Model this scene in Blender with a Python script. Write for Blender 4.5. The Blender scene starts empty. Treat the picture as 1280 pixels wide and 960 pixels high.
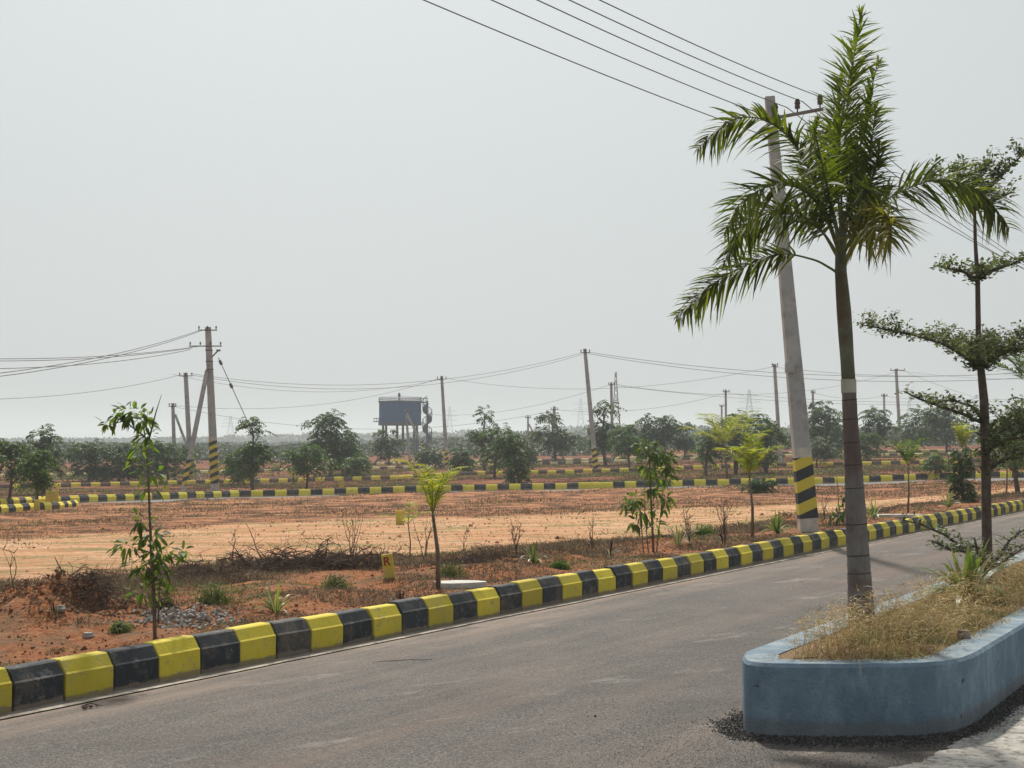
import bpy, math, random
import numpy as np
from mathutils import Vector, Matrix
random.seed(7); RNG = np.random.default_rng(11)
S = bpy.context.scene
COL = S.collection
R = math.radians

# ------------------------------------------------------------------ camera, sky, sun, exposure
F = 1850.0; EYE = 1.6; PITCH = math.atan(75/F)
cam = bpy.data.objects.new('camera', bpy.data.cameras.new('camera')); COL.objects.link(cam)
cam.location = (0, 0, EYE); cam.rotation_euler = (math.pi/2 + PITCH, 0, 0)
cam.data.sensor_width = 36; cam.data.lens = F/1280*36; cam.data.clip_end = 20000; cam.data.clip_start = 0.05
S.camera = cam
SUN_EL, SUN_AZ = 50, -8          # azimuth from +Y towards +X
w = bpy.data.worlds.new('World'); S.world = w; w.use_nodes = True
nt = w.node_tree; nt.nodes.clear()
sky = nt.nodes.new('ShaderNodeTexSky'); sky.sky_type = 'NISHITA'; sky.sun_disc = False
sky.sun_elevation = R(SUN_EL); sky.sun_rotation = R(SUN_AZ); sky.air_density = 1.0; sky.dust_density = 6.0; sky.ozone_density = 1.5; sky.altitude = 300
hs = nt.nodes.new('ShaderNodeHueSaturation'); hs.inputs['Saturation'].default_value = 0.12; hs.inputs['Value'].default_value = 1.0
gm = nt.nodes.new('ShaderNodeMix'); gm.data_type = 'RGBA'; gm.blend_type = 'MIX'; gm.inputs[0].default_value = 0.62
gm.inputs[7].default_value = (5.25, 5.85, 5.95, 1)        # even milky overcast veil mixed into the clear sky
bg = nt.nodes.new('ShaderNodeBackground'); bg.inputs['Strength'].default_value = 0.1
wo = nt.nodes.new('ShaderNodeOutputWorld')
nt.links.new(sky.outputs[0], hs.inputs['Color']); nt.links.new(hs.outputs[0], gm.inputs[6]); nt.links.new(gm.outputs[2], bg.inputs['Color']); nt.links.new(bg.outputs[0], wo.inputs['Surface'])
sl = bpy.data.lights.new('sun', 'SUN'); sl.energy = 4.5; sl.angle = R(2.5); sl.color = (1.0, .94, .84)
so = bpy.data.objects.new('sun', sl); COL.objects.link(so)
sd = Vector((math.sin(R(SUN_AZ))*math.cos(R(SUN_EL)), math.cos(R(SUN_AZ))*math.cos(R(SUN_EL)), math.sin(R(SUN_EL))))
so.rotation_euler = sd.to_track_quat('Z', 'Y').to_euler(); so.location = (0, 0, 60)
S.view_settings.view_transform = 'Standard'; S.view_settings.look = 'None'; S.view_settings.exposure = 0.06; S.view_settings.gamma = 1.0; S.view_settings.use_curve_mapping = False
S.render.engine = 'CYCLES'
S.cycles.max_bounces = 6; S.cycles.diffuse_bounces = 3; S.cycles.glossy_bounces = 2; S.cycles.transmission_bounces = 3; S.cycles.volume_bounces = 1

# ------------------------------------------------------------------ noise
def _h(ix, iy, seed):
    n = (ix*374761393 + iy*668265263 + seed*974711) & 0x7fffffff
    n = ((n ^ (n >> 13))*1274126177) & 0x7fffffff
    return ((n ^ (n >> 16)) & 0xffff)/65535.0
def vnoise(x, y, seed=0):
    x = np.asarray(x, float); y = np.asarray(y, float)
    ix = np.floor(x).astype(np.int64); iy = np.floor(y).astype(np.int64)
    fx = x-ix; fy = y-iy; fx = fx*fx*(3-2*fx); fy = fy*fy*(3-2*fy)
    a = _h(ix, iy, seed); b = _h(ix+1, iy, seed); c = _h(ix, iy+1, seed); d = _h(ix+1, iy+1, seed)
    return (a*(1-fx)+b*fx)*(1-fy)+(c*(1-fx)+d*fx)*fy
def fbm(x, y, o=4, seed=0):
    s = 0; a = .5; n = 0
    for i in range(o):
        s = s+a*vnoise(np.asarray(x)*2**i, np.asarray(y)*2**i, seed+i); n += a; a *= .55
    return s/n
def sstep(a, b, x):
    t = np.clip((np.asarray(x, float)-a)/(b-a), 0, 1); return t*t*(3-2*t)

# ------------------------------------------------------------------ terrain (world metres, camera at the origin looking along +Y)
TP = np.array([-300, 0, 300, 640, 1000, 1280, 1700.])
TD = np.array([20, 32, 45, 66, 92, 122, 155, 220, 400, 900.])
TZ = np.array([[0, 0, 0, 0, 0, 0, 0],
 [-.15, -.15, -.12, -.08, -.04, 0, 0],
 [-.45, -.42, -.38, -.22, -.08, .02, .05],
 [-.78, -.76, -.68, -.40, -.12, .25, .3],
 [-.85, -.80, -.65, -.20, .42, .70, .8],
 [-.75, -.70, -.50, .0, .70, .95, 1.0],
 [-.45, -.40, -.35, .2, 1.1, 1.4, 1.5],
 [-.1, -.1, -.2, .4, 1.4, 1.7, 1.8],
 [.2, .2, .2, .6, 1.4, 1.7, 1.8],
 [0, 0, 0, 0, 0, 0, 0.]])
def base_z(x, y):
    x = np.asarray(x, float); y = np.asarray(y, float)
    yy = np.maximum(y, 5); px = np.clip(640+F*x/yy, -300, 1699)
    dd = np.clip(yy, 20, 899.9)
    j = np.clip(np.searchsorted(TP, px, side='right')-1, 0, len(TP)-2); i = np.clip(np.searchsorted(TD, dd, side='right')-1, 0, len(TD)-2)
    u = (px-TP[j])/(TP[j+1]-TP[j]); v = (dd-TD[i])/(TD[i+1]-TD[i]); u = u*u*(3-2*u)*.5+u*.5
    return (TZ[i, j]*(1-u)+TZ[i, j+1]*u)*(1-v)+(TZ[i+1, j]*(1-u)+TZ[i+1, j+1]*u)*v
def ray(px, py):
    a = (480-py)/F
    return np.array([(px-640)/F, math.cos(PITCH)-a*math.sin(PITCH), math.sin(PITCH)+a*math.cos(PITCH)])
def at(px, py, y):
    r = ray(px, py); k = y/r[1]; return Vector((r[0]*k, y, EYE+r[2]*k))
def onz(px, py, z=0.):
    r = ray(px, py); k = (z-EYE)/r[2]; return Vector((r[0]*k, r[1]*k, z))
# near kerb line
K0 = onz(0, 893); K1 = onz(1280, 638.5); KD = (K1-K0).normalized(); KN = Vector((-KD.y, KD.x, 0))
def ts(x, y): return (x-K0.x)*KD.x+(y-K0.y)*KD.y, (x-K0.x)*KN.x+(y-K0.y)*KN.y
def crv(tab):
    a = sorted(tab.items()); xs = [p[0] for p in a]; ys = [p[1] for p in a]
    return lambda q: np.interp(q, xs, ys)
def gd0(px, py):          # depth at which the smooth terrain crosses this line of sight
    lo = 5.
    for d in np.geomspace(5, 600, 900):
        p = at(px, py, d)
        if p.z <= base_z(p.x, p.y)+(.1 if d > 12 else 0): return d
    return 600.
def drow(tab): return {k: gd0(k, v) for k, v in tab.items()}
rowA = drow({-250: 640, 0: 631, 65: 627, 300: 619, 600: 611, 880: 605, 1000: 603, 1170: 597, 1280: 595, 1600: 590})
rowB = drow({-250: 616, 0: 609, 300: 602, 500: 597, 600: 592, 850: 586, 960: 582, 1200: 577, 1280: 576, 1600: 573})
rowC = drow({-250: 598, 100: 593, 350: 588, 520: 584, 600: 581, 760: 577, 970: 570, 1280: 567, 1600: 566})
rowD = drow({400: 582, 600: 576.5, 800: 572.5, 1000: 566, 1280: 562.5, 1500: 561})
dA, dB, dC, dD = crv(rowA), crv(rowB), crv(rowC), crv(rowD)
fieldfront = crv(drow({-250: 760, 0: 732, 100: 722, 200: 714, 300: 706, 450: 700, 640: 690, 760: 684, 880: 672, 1000: 654, 1100: 640, 1280: 622, 1600: 600}))
fieldback = crv(drow({-250: 680, 0: 672, 200: 660, 300: 651, 640: 642, 1000: 628, 1280: 612, 1600: 596}))
# mounds of dug soil on the verge: px, py, radius, height
MOUNDS = [(90, 790, .55, .16), (35, 800, .6, .16), (120, 768, .45, .14), (40, 775, .5, .13), (205, 785, .35, .06), (700, 715, .8, .05), (860, 690, .8, .06), (620, 720, .7, .05), (990, 655, .7, .08)]
MW = [(at(a, b, gd0(a, b)), r_, h_) for a, b, r_, h_ in MOUNDS]
def zone(x, y):
    """verge, field, bank, dug-soil weights"""
    yy = np.maximum(y, 3); px = 640+F*x/yy
    wob = (fbm(x*.5, y*.25, 3, 5)-.5)*3
    ff = fieldfront(px)+wob*.9; fb = fieldback(px)+wob*1.2
    f = sstep(ff-.4, ff+.5, y)*(1-sstep(fb-1, fb+1, y))
    b = sstep(fb-1, fb+1, y)*(1-sstep(dA(px)-.5, dA(px), y))
    far = sstep(dA(px)-.5, dA(px), y)
    return f, b, far, px
def terr(x, y):
    x = np.asarray(x, float); y = np.asarray(y, float)
    t, s = ts(x, y); z = base_z(x, y)
    f, b, far, px = zone(x, y)
    near = 1-sstep(45, 60, y)
    v = (1-f)*(1-b)*(1-far)
    z = z+.19*(1-sstep(1.0, 5.5, s))*near+.05*near*sstep(1, 5.5, s)
    rough = (fbm(x*1.6, y*1.6, 4, 3)-.5)
    z = z+v*rough*.20*sstep(.3, 1.2, s)+f*(fbm(x*.9, y*2.2, 3, 9)-.5)*.09
    for c, r_, h_ in MW:
        d2 = ((x-c.x)**2+(y-c.y)**2)/r_**2
        z = z+h_*np.exp(-d2*1.5)*(1+2.4*(fbm(x*5, y*5, 4, 21)-.5))
    # bank in front of the far road: a low rise, rough
    a_ = dA(px); crest = a_-6.0
    fbk = fieldback(px)
    up = sstep(fbk-1, crest, y)*(1-sstep(crest, crest+2.2, y))
    lowl = .25+.75*sstep(150, 420, px)
    z = z+up*(.11*lowl+.22*(fbm(x*.55, y*.55, 4, 13)-.5))
    # dug strips behind each far kerb
    for dr, dn, hh in ((dA, dB, .13), (dB, dC, .14), (dC, dD, .14)):
        q = (y-dr(px))/np.maximum(dn(px)-dr(px), 1)
        m = sstep(.06, .3, q)*(1-sstep(.45, .75, q))
        z = z+m*(hh*.6+hh*2.2*(fbm(x*.45, y*.3, 4, 31)-.5))
    z = z+sstep(180, 260, y)*(fbm(x*.02, y*.02, 3, 41)-.5)*1.0
    edge = sstep(.02, .12, s)
    return z*edge-.12*(1-edge)
def tz(x, y): return float(terr(np.array([x]), np.array([y]))[0])
def gp(px, py, dmin=6.):
    """ground point on the terrain under this pixel"""
    ds = np.geomspace(dmin, 500, 1400); r = ray(px, py); k = ds/r[1]
    g = terr(r[0]*k, ds); z = EYE+r[2]*k
    i = np.argmax(z <= g) if np.any(z <= g) else len(ds)-1
    return Vector((r[0]*k[i], ds[i], g[i]))

# ------------------------------------------------------------------ mesh helpers
class MB:
    def __init__(s): s.v = []; s.f = []; s.m = []
    def add(s, vs, fs, mi=0):
        o = len(s.v); s.v.extend([tuple(p) for p in vs]); s.f.extend([tuple(i+o for i in q) for q in fs]); s.m.extend([mi]*len(fs)); return s
    def box(s, c, d, rot=None, mi=0, taper=1.):
        x, y, z = d[0]/2, d[1]/2, d[2]/2; M = rot if rot is not None else Matrix.Identity(3); c = Vector(c)
        vs = []
        for sz in (-1, 1):
            k = taper if sz > 0 else 1
            for sx, sy in ((-1, -1), (1, -1), (1, 1), (-1, 1)): vs.append(c+M@Vector((sx*x*k, sy*y*k, sz*z)))
        return s.add(vs, [(0, 3, 2, 1), (4, 5, 6, 7), (0, 1, 5, 4), (1, 2, 6, 5), (2, 3, 7, 6), (3, 0, 4, 7)], mi)
    def tube(s, pts, rad, n=8, mi=0, cap=True):
        pts = [Vector(p) for p in pts]
        if not hasattr(rad, '__len__'): rad = [rad]*len(pts)
        vs = []; ref = Vector((0.31, .94, .12))
        for i, p in enumerate(pts):
            d = (pts[min(i+1, len(pts)-1)]-pts[max(i-1, 0)])
            if d.length < 1e-9: d = Vector((0, 0, 1))
            d.normalize(); rr = ref if abs(d.dot(ref)) < .9 else Vector((1, 0, 0))
            a = d.cross(rr).normalized(); b = d.cross(a)
            for k in range(n):
                q = 2*math.pi*k/n; vs.append(p+(a*math.cos(q)+b*math.sin(q))*rad[i])
        fs = []
        for i in range(len(pts)-1):
            for k in range(n):
                k2 = (k+1) % n; fs.append((i*n+k, i*n+k2, (i+1)*n+k2, (i+1)*n+k))
        if cap: fs.append(tuple(range(n-1, -1, -1))); o = (len(pts)-1)*n; fs.append(tuple(o+k for k in range(n)))
        return s.add(vs, fs, mi)
    def rock(s, c, r, mi=0, seed=0, flat=.7):
        rr = random.Random(seed); n1, n2 = 6, 4; vs = [Vector(c)+Vector((0, 0, -r*flat*.6))]; fs = []
        for j in range(1, n2):
            ph = math.pi*j/n2
            for i in range(n1):
                th = 2*math.pi*(i+.5*(j % 2))/n1; k = r*(.75+.45*rr.random())
                vs.append(Vector(c)+Vector((k*math.sin(ph)*math.cos(th), k*math.sin(ph)*math.sin(th)*.85, -k*math.cos(ph)*flat)))
        vs.append(Vector(c)+Vector((0, 0, r*flat*.8)))
        for i in range(n1):
            i2 = (i+1) % n1; fs.append((0, 1+i2, 1+i))
            for j in range(n2-2): a = 1+j*n1; b = a+n1; fs.append((a+i, a+i2, b+i2, b+i))
            a = 1+(n2-2)*n1; fs.append((a+i, a+i2, len(vs)-1))
        return s.add(vs, fs, mi)
    def build(s, name, mats, parent=None, smooth=False, origin=None):
        o0 = Vector(origin) if origin is not None else Vector((0, 0, 0))
        me = bpy.data.meshes.new(name); me.from_pydata([tuple(Vector(p)-o0) for p in s.v], [], s.f)
        if not isinstance(mats, (list, tuple)): mats = [mats]
        for m in mats: me.materials.append(m)
        me.polygons.foreach_set('material_index', s.m)
        if smooth: me.polygons.foreach_set('use_smooth', [True]*len(s.f))
        me.update()
        return link(name, me, parent, o0)
def link(name, me, parent=None, loc=(0, 0, 0)):
    o = bpy.data.objects.new(name, me); COL.objects.link(o)
    if parent is not None:
        o.parent = parent; o.location = Vector(loc)-Vector(parent.location)
    else: o.location = loc
    return o
def tag(o, label=None, cat=None, group=None, kind=None):
    if label: o['label'] = label
    if cat: o['category'] = cat
    if group: o['group'] = group
    if kind: o['kind'] = kind
    return o
def thing(name, loc, label, cat, group=None):
    o = bpy.data.objects.new(name, None); o.empty_display_size = .2; COL.objects.link(o); o.location = loc
    return tag(o, label, cat, group)
def arr(name, V, Fc, mats, parent=None, smooth=False):
    """numpy mesh: V (n,3), Fc (m,4)"""
    me = bpy.data.meshes.new(name); n = len(V); m = len(Fc)
    loc = parent.location if parent is not None else Vector((0, 0, 0))
    me.vertices.add(n); me.vertices.foreach_set('co', (V-np.array(loc)).astype(np.float32).ravel())
    me.loops.add(m*4); me.loops.foreach_set('vertex_index', Fc.astype(np.int32).ravel())
    me.polygons.add(m); me.polygons.foreach_set('loop_start', np.arange(0, m*4, 4, dtype=np.int32)); me.polygons.foreach_set('loop_total', np.full(m, 4, np.int32))
    if smooth: me.polygons.foreach_set('use_smooth', [True]*m)
    if not isinstance(mats, (list, tuple)): mats = [mats]
    for q in mats: me.materials.append(q)
    me.update(calc_edges=True); me.validate()
    return link(name, me, parent, loc)
def nrm(a): return a/np.maximum(np.linalg.norm(a, axis=-1, keepdims=True), 1e-9)
LEAF = [.25, 1, .85, .04]; GRASS = [1, .8, .5, .05]; QUAD = [.35, 1.0, .05]; PALM = [.5, 1, .8, .5, .04]
class LB:
    """batch of narrow blades (leaves, leaflets, grass)"""
    def __init__(s): s.V = []; s.F = []; s.n = 0
    def add(s, P, D, L, W, droop=.2, prof=LEAF, side=None):
        P = np.asarray(P, float); N = len(P)
        if N == 0: return
        D = nrm(np.asarray(D, float)); L = np.broadcast_to(L, (N,)).astype(float); W = np.broadcast_to(W, (N,)).astype(float); droop = np.broadcast_to(droop, (N,))
        if side is None:
            q = RNG.normal(size=(N, 3)); q[:, 2] *= .5; side = np.cross(D, np.array([0, 0, 1.])+.45*q)
        side = nrm(side); K = len(prof); vs = np.zeros((N, K, 2, 3))
        for i, p in enumerate(prof):
            t = i/(K-1); c = P+D*(L*t)[:, None]; c[:, 2] -= droop*L*t*t
            vs[:, i, 0] = c-side*(W*p/2)[:, None]; vs[:, i, 1] = c+side*(W*p/2)[:, None]
        b = s.n+np.arange(N)[:, None]*(2*K); fs = []
        for i in range(K-1): fs.append(np.stack([b[:, 0]+2*i, b[:, 0]+2*i+1, b[:, 0]+2*i+3, b[:, 0]+2*i+2], 1))
        s.V.append(vs.reshape(-1, 3)); s.F.append(np.concatenate(fs)); s.n += N*2*K
    def pinnate(s, P, D, L, ll, lw, pairs=7, droop=.35):
        """compound leaves: P,D arrays; leaflets in pairs down a drooping rachis"""
        P = np.asarray(P, float); D = nrm(np.asarray(D, float)); N = len(P)
        if N == 0: return
        L = np.broadcast_to(L, (N,))
        up = np.array([0, 0, 1.])+.3*RNG.normal(size=(N, 3)); sd_ = nrm(np.cross(D, up))
        for j in range(pairs):
            t = .2+.8*(j+.5)/pairs
            c = P+D*(L*t)[:, None]; c[:, 2] -= droop*L*t*t
            tang = D.copy(); tang[:, 2] -= 2*droop*t; tang = nrm(tang)
            k = 1-.5*abs(t-.5)
            for sg in (-1, 1):
                dd = sd_*sg+tang*.55; dd[:, 2] -= .15+.15*RNG.random(N)
                s.add(c, dd, ll*k*RNG.uniform(.8, 1.2, N), lw, .25, QUAD)
        s.add(P, D, L, .012*np.ones(N), droop, [1, .8, .6, .4])
    def build(s, name, mat, parent=None, smooth=False):
        return arr(name, np.concatenate(s.V), np.concatenate(s.F), mat, parent, smooth)

# ------------------------------------------------------------------ materials
def newmat(name):
    m = bpy.data.materials.new(name); m.use_nodes = True; t = m.node_tree; b = t.nodes['Principled BSDF']; return m, t, b
def nd(t, ty, **k):
    n = t.nodes.new(ty)
    for a, b in k.items(): setattr(n, a, b)
    return n
def coord(t, scale=(1, 1, 1), rot=0):
    g = nd(t, 'ShaderNodeNewGeometry'); src = g.outputs['Position']
    if rot:
        m0 = nd(t, 'ShaderNodeMapping'); m0.inputs['Rotation'].default_value = (0, 0, rot); t.links.new(src, m0.inputs['Vector']); src = m0.outputs[0]
    mp = nd(t, 'ShaderNodeMapping'); mp.inputs['Scale'].default_value = scale
    t.links.new(src, mp.inputs['Vector']); return mp.outputs[0]
def noise(t, sc, det=4, vec=None, rough=.6):
    n = nd(t, 'ShaderNodeTexNoise'); n.inputs['Scale'].default_value = sc; n.inputs['Detail'].default_value = det; n.inputs['Roughness'].default_value = rough
    t.links.new(vec if vec is not None else coord(t), n.inputs['Vector']); return n.outputs['Fac']
def ramp(t, fac, stops):
    r = nd(t, 'ShaderNodeValToRGB'); e = r.color_ramp.elements
    while len(e) < len(stops): e.new(.5)
    for i, (p, c) in enumerate(stops):
        e[i].position = p; e[i].color = (*c, 1) if hasattr(c, '__len__') else (c, c, c, 1)
    t.links.new(fac, r.inputs['Fac']); return r.outputs['Color']
def mix(t, fac, a, b, mode='MIX'):
    n = nd(t, 'ShaderNodeMix', data_type='RGBA', blend_type=mode)
    for i, v in ((0, fac), (6, a), (7, b)):
        if isinstance(v, (int, float)): n.inputs[i].default_value = v
        elif isinstance(v, tuple): n.inputs[i].default_value = (*v, 1)
        else: t.links.new(v, n.inputs[i])
    return n.outputs[2]
def bump(t, b, h, st=.4, dist=.02):
    n = nd(t, 'ShaderNodeBump'); n.inputs['Strength'].default_value = st; n.inputs['Distance'].default_value = dist
    t.links.new(h, n.inputs['Height']); t.links.new(n.outputs[0], b.inputs['Normal'])
def surf(name, c1, c2, scale=3., rough=.85, bs=0., bscale=40., dirt=None, dscale=1.5, dlo=.5, dhi=.7):
    m, t, b = newmat(name)
    c = ramp(t, noise(t, scale), [(.3, c1), (.7, c2)])
    if dirt: c = mix(t, ramp(t, noise(t, dscale, 6, rough=.7), [(dlo, 0.), (dhi, 1.)]), c, dirt)
    t.links.new(c, b.inputs['Base Color']); b.inputs['Roughness'].default_value = rough; b.inputs['Specular IOR Level'].default_value = .25
    if bs: bump(t, b, noise(t, bscale, 5), bs, .01)
    return m
def leafm(name, cols, trans=.35, rough=.5, tcol=None):
    m, t, b = newmat(name)
    g = nd(t, 'ShaderNodeNewGeometry'); n = len(cols)
    c = ramp(t, g.outputs['Random Per Island'], [(i/max(n-1, 1), cc) for i, cc in enumerate(cols)])
    nz = ramp(t, noise(t, 2.2, 2), [(.35, .65), (.65, 1.25)])
    c = mix(t, 1., c, nz, 'MULTIPLY')
    t.links.new(c, b.inputs['Base Color']); b.inputs['Roughness'].default_value = rough; b.inputs['Specular IOR Level'].default_value = .3 if rough < .6 and 'palm' in name or 'strap' in name else .12
    tr = nd(t, 'ShaderNodeBsdfTranslucent'); c2 = mix(t, 1., c, tcol or (1.6, 1.9, .6), 'MULTIPLY'); t.links.new(c2, tr.inputs['Color'])
    mx = nd(t, 'ShaderNodeMixShader'); mx.inputs[0].default_value = trans
    t.links.new(b.outputs[0], mx.inputs[1]); t.links.new(tr.outputs[0], mx.inputs[2])
    t.links.new(mx.outputs[0], t.nodes['Material Output'].inputs['Surface']); return m
M = {}
M['bark'] = surf('bark', (.10, .075, .055), (.19, .15, .115), 12, .9, .5, 30)
M['bark_dark'] = surf('bark_dark', (.07, .05, .042), (.13, .10, .085), 14, .9, .5, 30)
M['stick'] = surf('dry_stick', (.06, .04, .032), (.17, .12, .095), 9, .9)
M['pole'] = surf('pole_concrete', (.31, .32, .325), (.44, .445, .44), 2.5, .9, .3, 60, (.22, .21, .2), 2.)
M['steel'] = surf('galvanised_steel', (.10, .10, .10), (.18, .17, .16), 8, .55)
M['wire'] = surf('wire', (.08, .08, .085), (.12, .12, .125), 8, .6)
M['ceramic'] = surf('insulator', (.05, .03, .028), (.08, .05, .04), 9, .3)
M['white'] = surf('white_paint', (.40, .39, .36), (.60, .58, .54), 6, .8, .2, 60, (.35, .28, .2), 5.)
M['leaf_mid'] = leafm('leaf_mid', [(.022, .054, .007), (.044, .09, .011), (.09, .14, .02)], .4)
M['leaf_dark'] = leafm('leaf_dark', [(.014, .038, .007), (.03, .066, .010), (.07, .112, .018)], .36)
M['leaf_fresh'] = leafm('leaf_fresh', [(.045, .085, .015), (.085, .13, .026), (.16, .20, .05)], .42)
M['leaf_yellow'] = leafm('leaf_yellow', [(.12, .19, .018), (.24, .29, .028), (.42, .40, .05)], .48, tcol=(1.6, 1.6, .5))
M['leaf_olive'] = leafm('leaf_olive', [(.06, .075, .035), (.10, .12, .06), (.22, .23, .15)], .25)
M['leaf_grey'] = leafm('leaf_grey', [(.07, .09, .06), (.10, .12, .08)], .25)
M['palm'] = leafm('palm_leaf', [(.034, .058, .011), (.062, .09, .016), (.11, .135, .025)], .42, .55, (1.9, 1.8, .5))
M['palm_lit'] = leafm('palm_leaf_lit', [(.075, .11, .016), (.12, .16, .025), (.18, .205, .035)], .42, .55, (1.6, 1.7, .5))  # brighter copy of the palm leaf green, sunlight on fronds put into the colour
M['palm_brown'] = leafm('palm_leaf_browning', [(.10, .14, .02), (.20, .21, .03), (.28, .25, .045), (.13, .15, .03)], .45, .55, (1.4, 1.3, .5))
M['lily'] = leafm('strap_leaf', [(.08, .13, .03), (.13, .19, .05), (.24, .28, .1)], .35, .4, (1.5, 1.6, .6))
M['lily_pale'] = leafm('strap_leaf_pale', [(.25, .25, .12), (.38, .35, .22), (.2, .22, .07)], .3, .5, (1.2, 1.2, .7))
M['straw'] = leafm('dry_grass', [(.20, .11, .045), (.40, .28, .14), (.66, .54, .34), (.19, .20, .07), (.30, .17, .07)], .3, .7, (1.2, 1.1, .8))
M['thatch'] = leafm('verge_thatch', [(.07, .045, .035), (.14, .10, .07), (.26, .20, .14), (.10, .11, .05)], .2, .8, (1.1, 1., .8))
M['bankgrass'] = leafm('bank_grass', [(.075, .045, .035), (.14, .09, .06), (.22, .15, .09), (.10, .12, .045)], .2, .8, (1.1, 1., .8))
M['weed'] = leafm('green_weed', [(.07, .095, .035), (.11, .14, .05), (.18, .19, .08)], .3, .6, (1.3, 1.4, .6))
M['purple'] = leafm('dark_red_leaf', [(.03, .012, .015), (.07, .025, .03)], .2, .5, (1.3, .7, .7))

def kerb_paint(name, c1, c2, chip):
    m, t, b = newmat(name)
    oi = nd(t, 'ShaderNodeObjectInfo')
    c = ramp(t, noise(t, 6, 5), [(.3, c1), (.7, c2)])
    c = mix(t, 1., c, ramp(t, oi.outputs['Random'], [(0, .78), (1, 1.12)]), 'MULTIPLY')
    c = mix(t, ramp(t, noise(t, 14, 8, rough=.75), [(.56, 0.), (.62, .8)]), c, chip)
    c = mix(t, ramp(t, noise(t, 3, 7, None, .75), [(.5, 0.), (.68, .45)]), c, (.25, .19, .13))
    g = nd(t, 'ShaderNodeNewGeometry')
    tc = nd(t, 'ShaderNodeTexCoord'); sx = nd(t, 'ShaderNodeSeparateXYZ'); t.links.new(tc.outputs['Object'], sx.inputs[0])
    ml = nd(t, 'ShaderNodeMath', operation='MULTIPLY'); t.links.new(noise(t, 9, 4), ml.inputs[0]); ml.inputs[1].default_value = .055
    sb = nd(t, 'ShaderNodeMath', operation='SUBTRACT'); t.links.new(sx.outputs['Z'], sb.inputs[0]); t.links.new(ml.outputs[0], sb.inputs[1])
    c = mix(t, ramp(t, sb.outputs[0], [(0., .8), (.012, 0.)]), c, (.22, .17, .13))     # splashed dust along the foot
    t.links.new(c, b.inputs['Base Color']); b.inputs['Roughness'].default_value = .75; b.inputs['Specular IOR Level'].default_value = .2
    bump(t, b, noise(t, 45, 5), .35, .01); return m
M['kyellow'] = kerb_paint('kerb_yellow', (.53, .43, .035), (.66, .54, .06), (.36, .3, .14))
M['kblack'] = kerb_paint('kerb_black', (.028, .032, .038), (.05, .055, .062), (.13, .13, .13))
M['myellow'] = surf('marker_yellow', (.5, .4, .05), (.62, .5, .09), 8, .8, .2, 50, (.4, .32, .16), 6.)
M['red'] = surf('red_lettering', (.25, .03, .02), (.3, .04, .03), 5, .8)
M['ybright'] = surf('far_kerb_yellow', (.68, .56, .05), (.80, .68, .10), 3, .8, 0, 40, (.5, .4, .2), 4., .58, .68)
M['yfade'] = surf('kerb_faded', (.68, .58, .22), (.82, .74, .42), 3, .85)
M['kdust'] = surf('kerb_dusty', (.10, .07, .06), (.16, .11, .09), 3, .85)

# ------------------------------------------------------------------ ground sheet
def ground_mat():
    m, t, b = newmat('soil')
    av = nd(t, 'ShaderNodeAttribute', attribute_name='zone'); sx = nd(t, 'ShaderNodeSeparateColor'); t.links.new(av.outputs['Color'], sx.inputs[0])
    # field: pale orange soil with thin stretched streaks
    st = coord(t, (.25, 1.4, 1), R(-4)); n1 = noise(t, 1.6, 7, st, .7); n2 = noise(t, 9, 6, None, .7); st2 = coord(t, (.35, 2.6, 1), R(-4)); n3 = noise(t, .9, 8, st2, .75)
    field = ramp(t, n1, [(.3, (.52, .25, .125)), (.48, (.76, .42, .235)), (.66, (.86, .58, .38))])
    field = mix(t, ramp(t, n2, [(.44, 0.), (.58, .6)]), field, (.52, .25, .13))
    field = mix(t, ramp(t, noise(t, .35, 6, None, .65), [(.50, 0.), (.64, .45)]), field, (.52, .24, .12))
    field = mix(t, ramp(t, n3, [(.50, 0.), (.57, .75)]), field, (.27, .26, .10))
    # verge: redder soil with brown litter
    v1 = noise(t, 2.2, 8, None, .7); v2 = noise(t, 12, 8, None, .75)
    verge = ramp(t, v2, [(.3, (.12, .042, .018)), (.46, (.36, .135, .055)), (.68, (.56, .27, .14))])
    verge = mix(t, ramp(t, v1, [(.46, 0.), (.62, .8)]), verge, (.24, .155, .095))
    bank = ramp(t, noise(t, 1.1, 8, None, .75), [(.36, (.07, .042, .025)), (.46, (.19, .095, .052)), (.53, (.42, .18, .085)), (.62, (.56, .29, .15)), (.68, (.14, .13, .05))])
    far = ramp(t, noise(t, .5, 8, coord(t, (.5, 1, 1)), .75), [(.36, (.035, .018, .012)), (.46, (.13, .043, .024)), (.54, (.27, .09, .042)), (.59, (.36, .17, .08)), (.64, (.065, .08, .028))])
    c = mix(t, sx.outputs[0], verge, field); c = mix(t, sx.outputs[1], c, bank); c = mix(t, sx.outputs[2], c, far)
    t.links.new(c, b.inputs['Base Color']); b.inputs['Roughness'].default_value = .95; b.inputs['Specular IOR Level'].default_value = .1
    h = mix(t, .5, noise(t, 5, 8, None, .75), noise(t, 26, 6, None, .7)); bump(t, b, h, 1., .12)
    return m
def steps(first, growth, end):
    a = [0.]; st_ = first
    while a[-1] < end: a.append(a[-1]+st_); st_ *= growth
    return a
sv = [-9000, -2500, -600, -150, -40, -12, -3, -.5, .02, .06, .10, .12]+[.12+q for q in steps(.05, 1.0165, 9000)[1:]]
tp = steps(.09, 1.0145, 9000); tvv = sorted([6+q for q in tp]+[6-q for q in steps(.09, 1.03, 3000)[1:]])
sv = np.array(sv); tvv = np.array(tvv)
SS, TT = np.meshgrid(sv, tvv)
GX = K0.x+KD.x*TT+KN.x*SS; GY = K0.y+KD.y*TT+KN.y*SS
GZ = terr(GX, GY); GZ = np.where((SS < .01), -.12, GZ)
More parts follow.
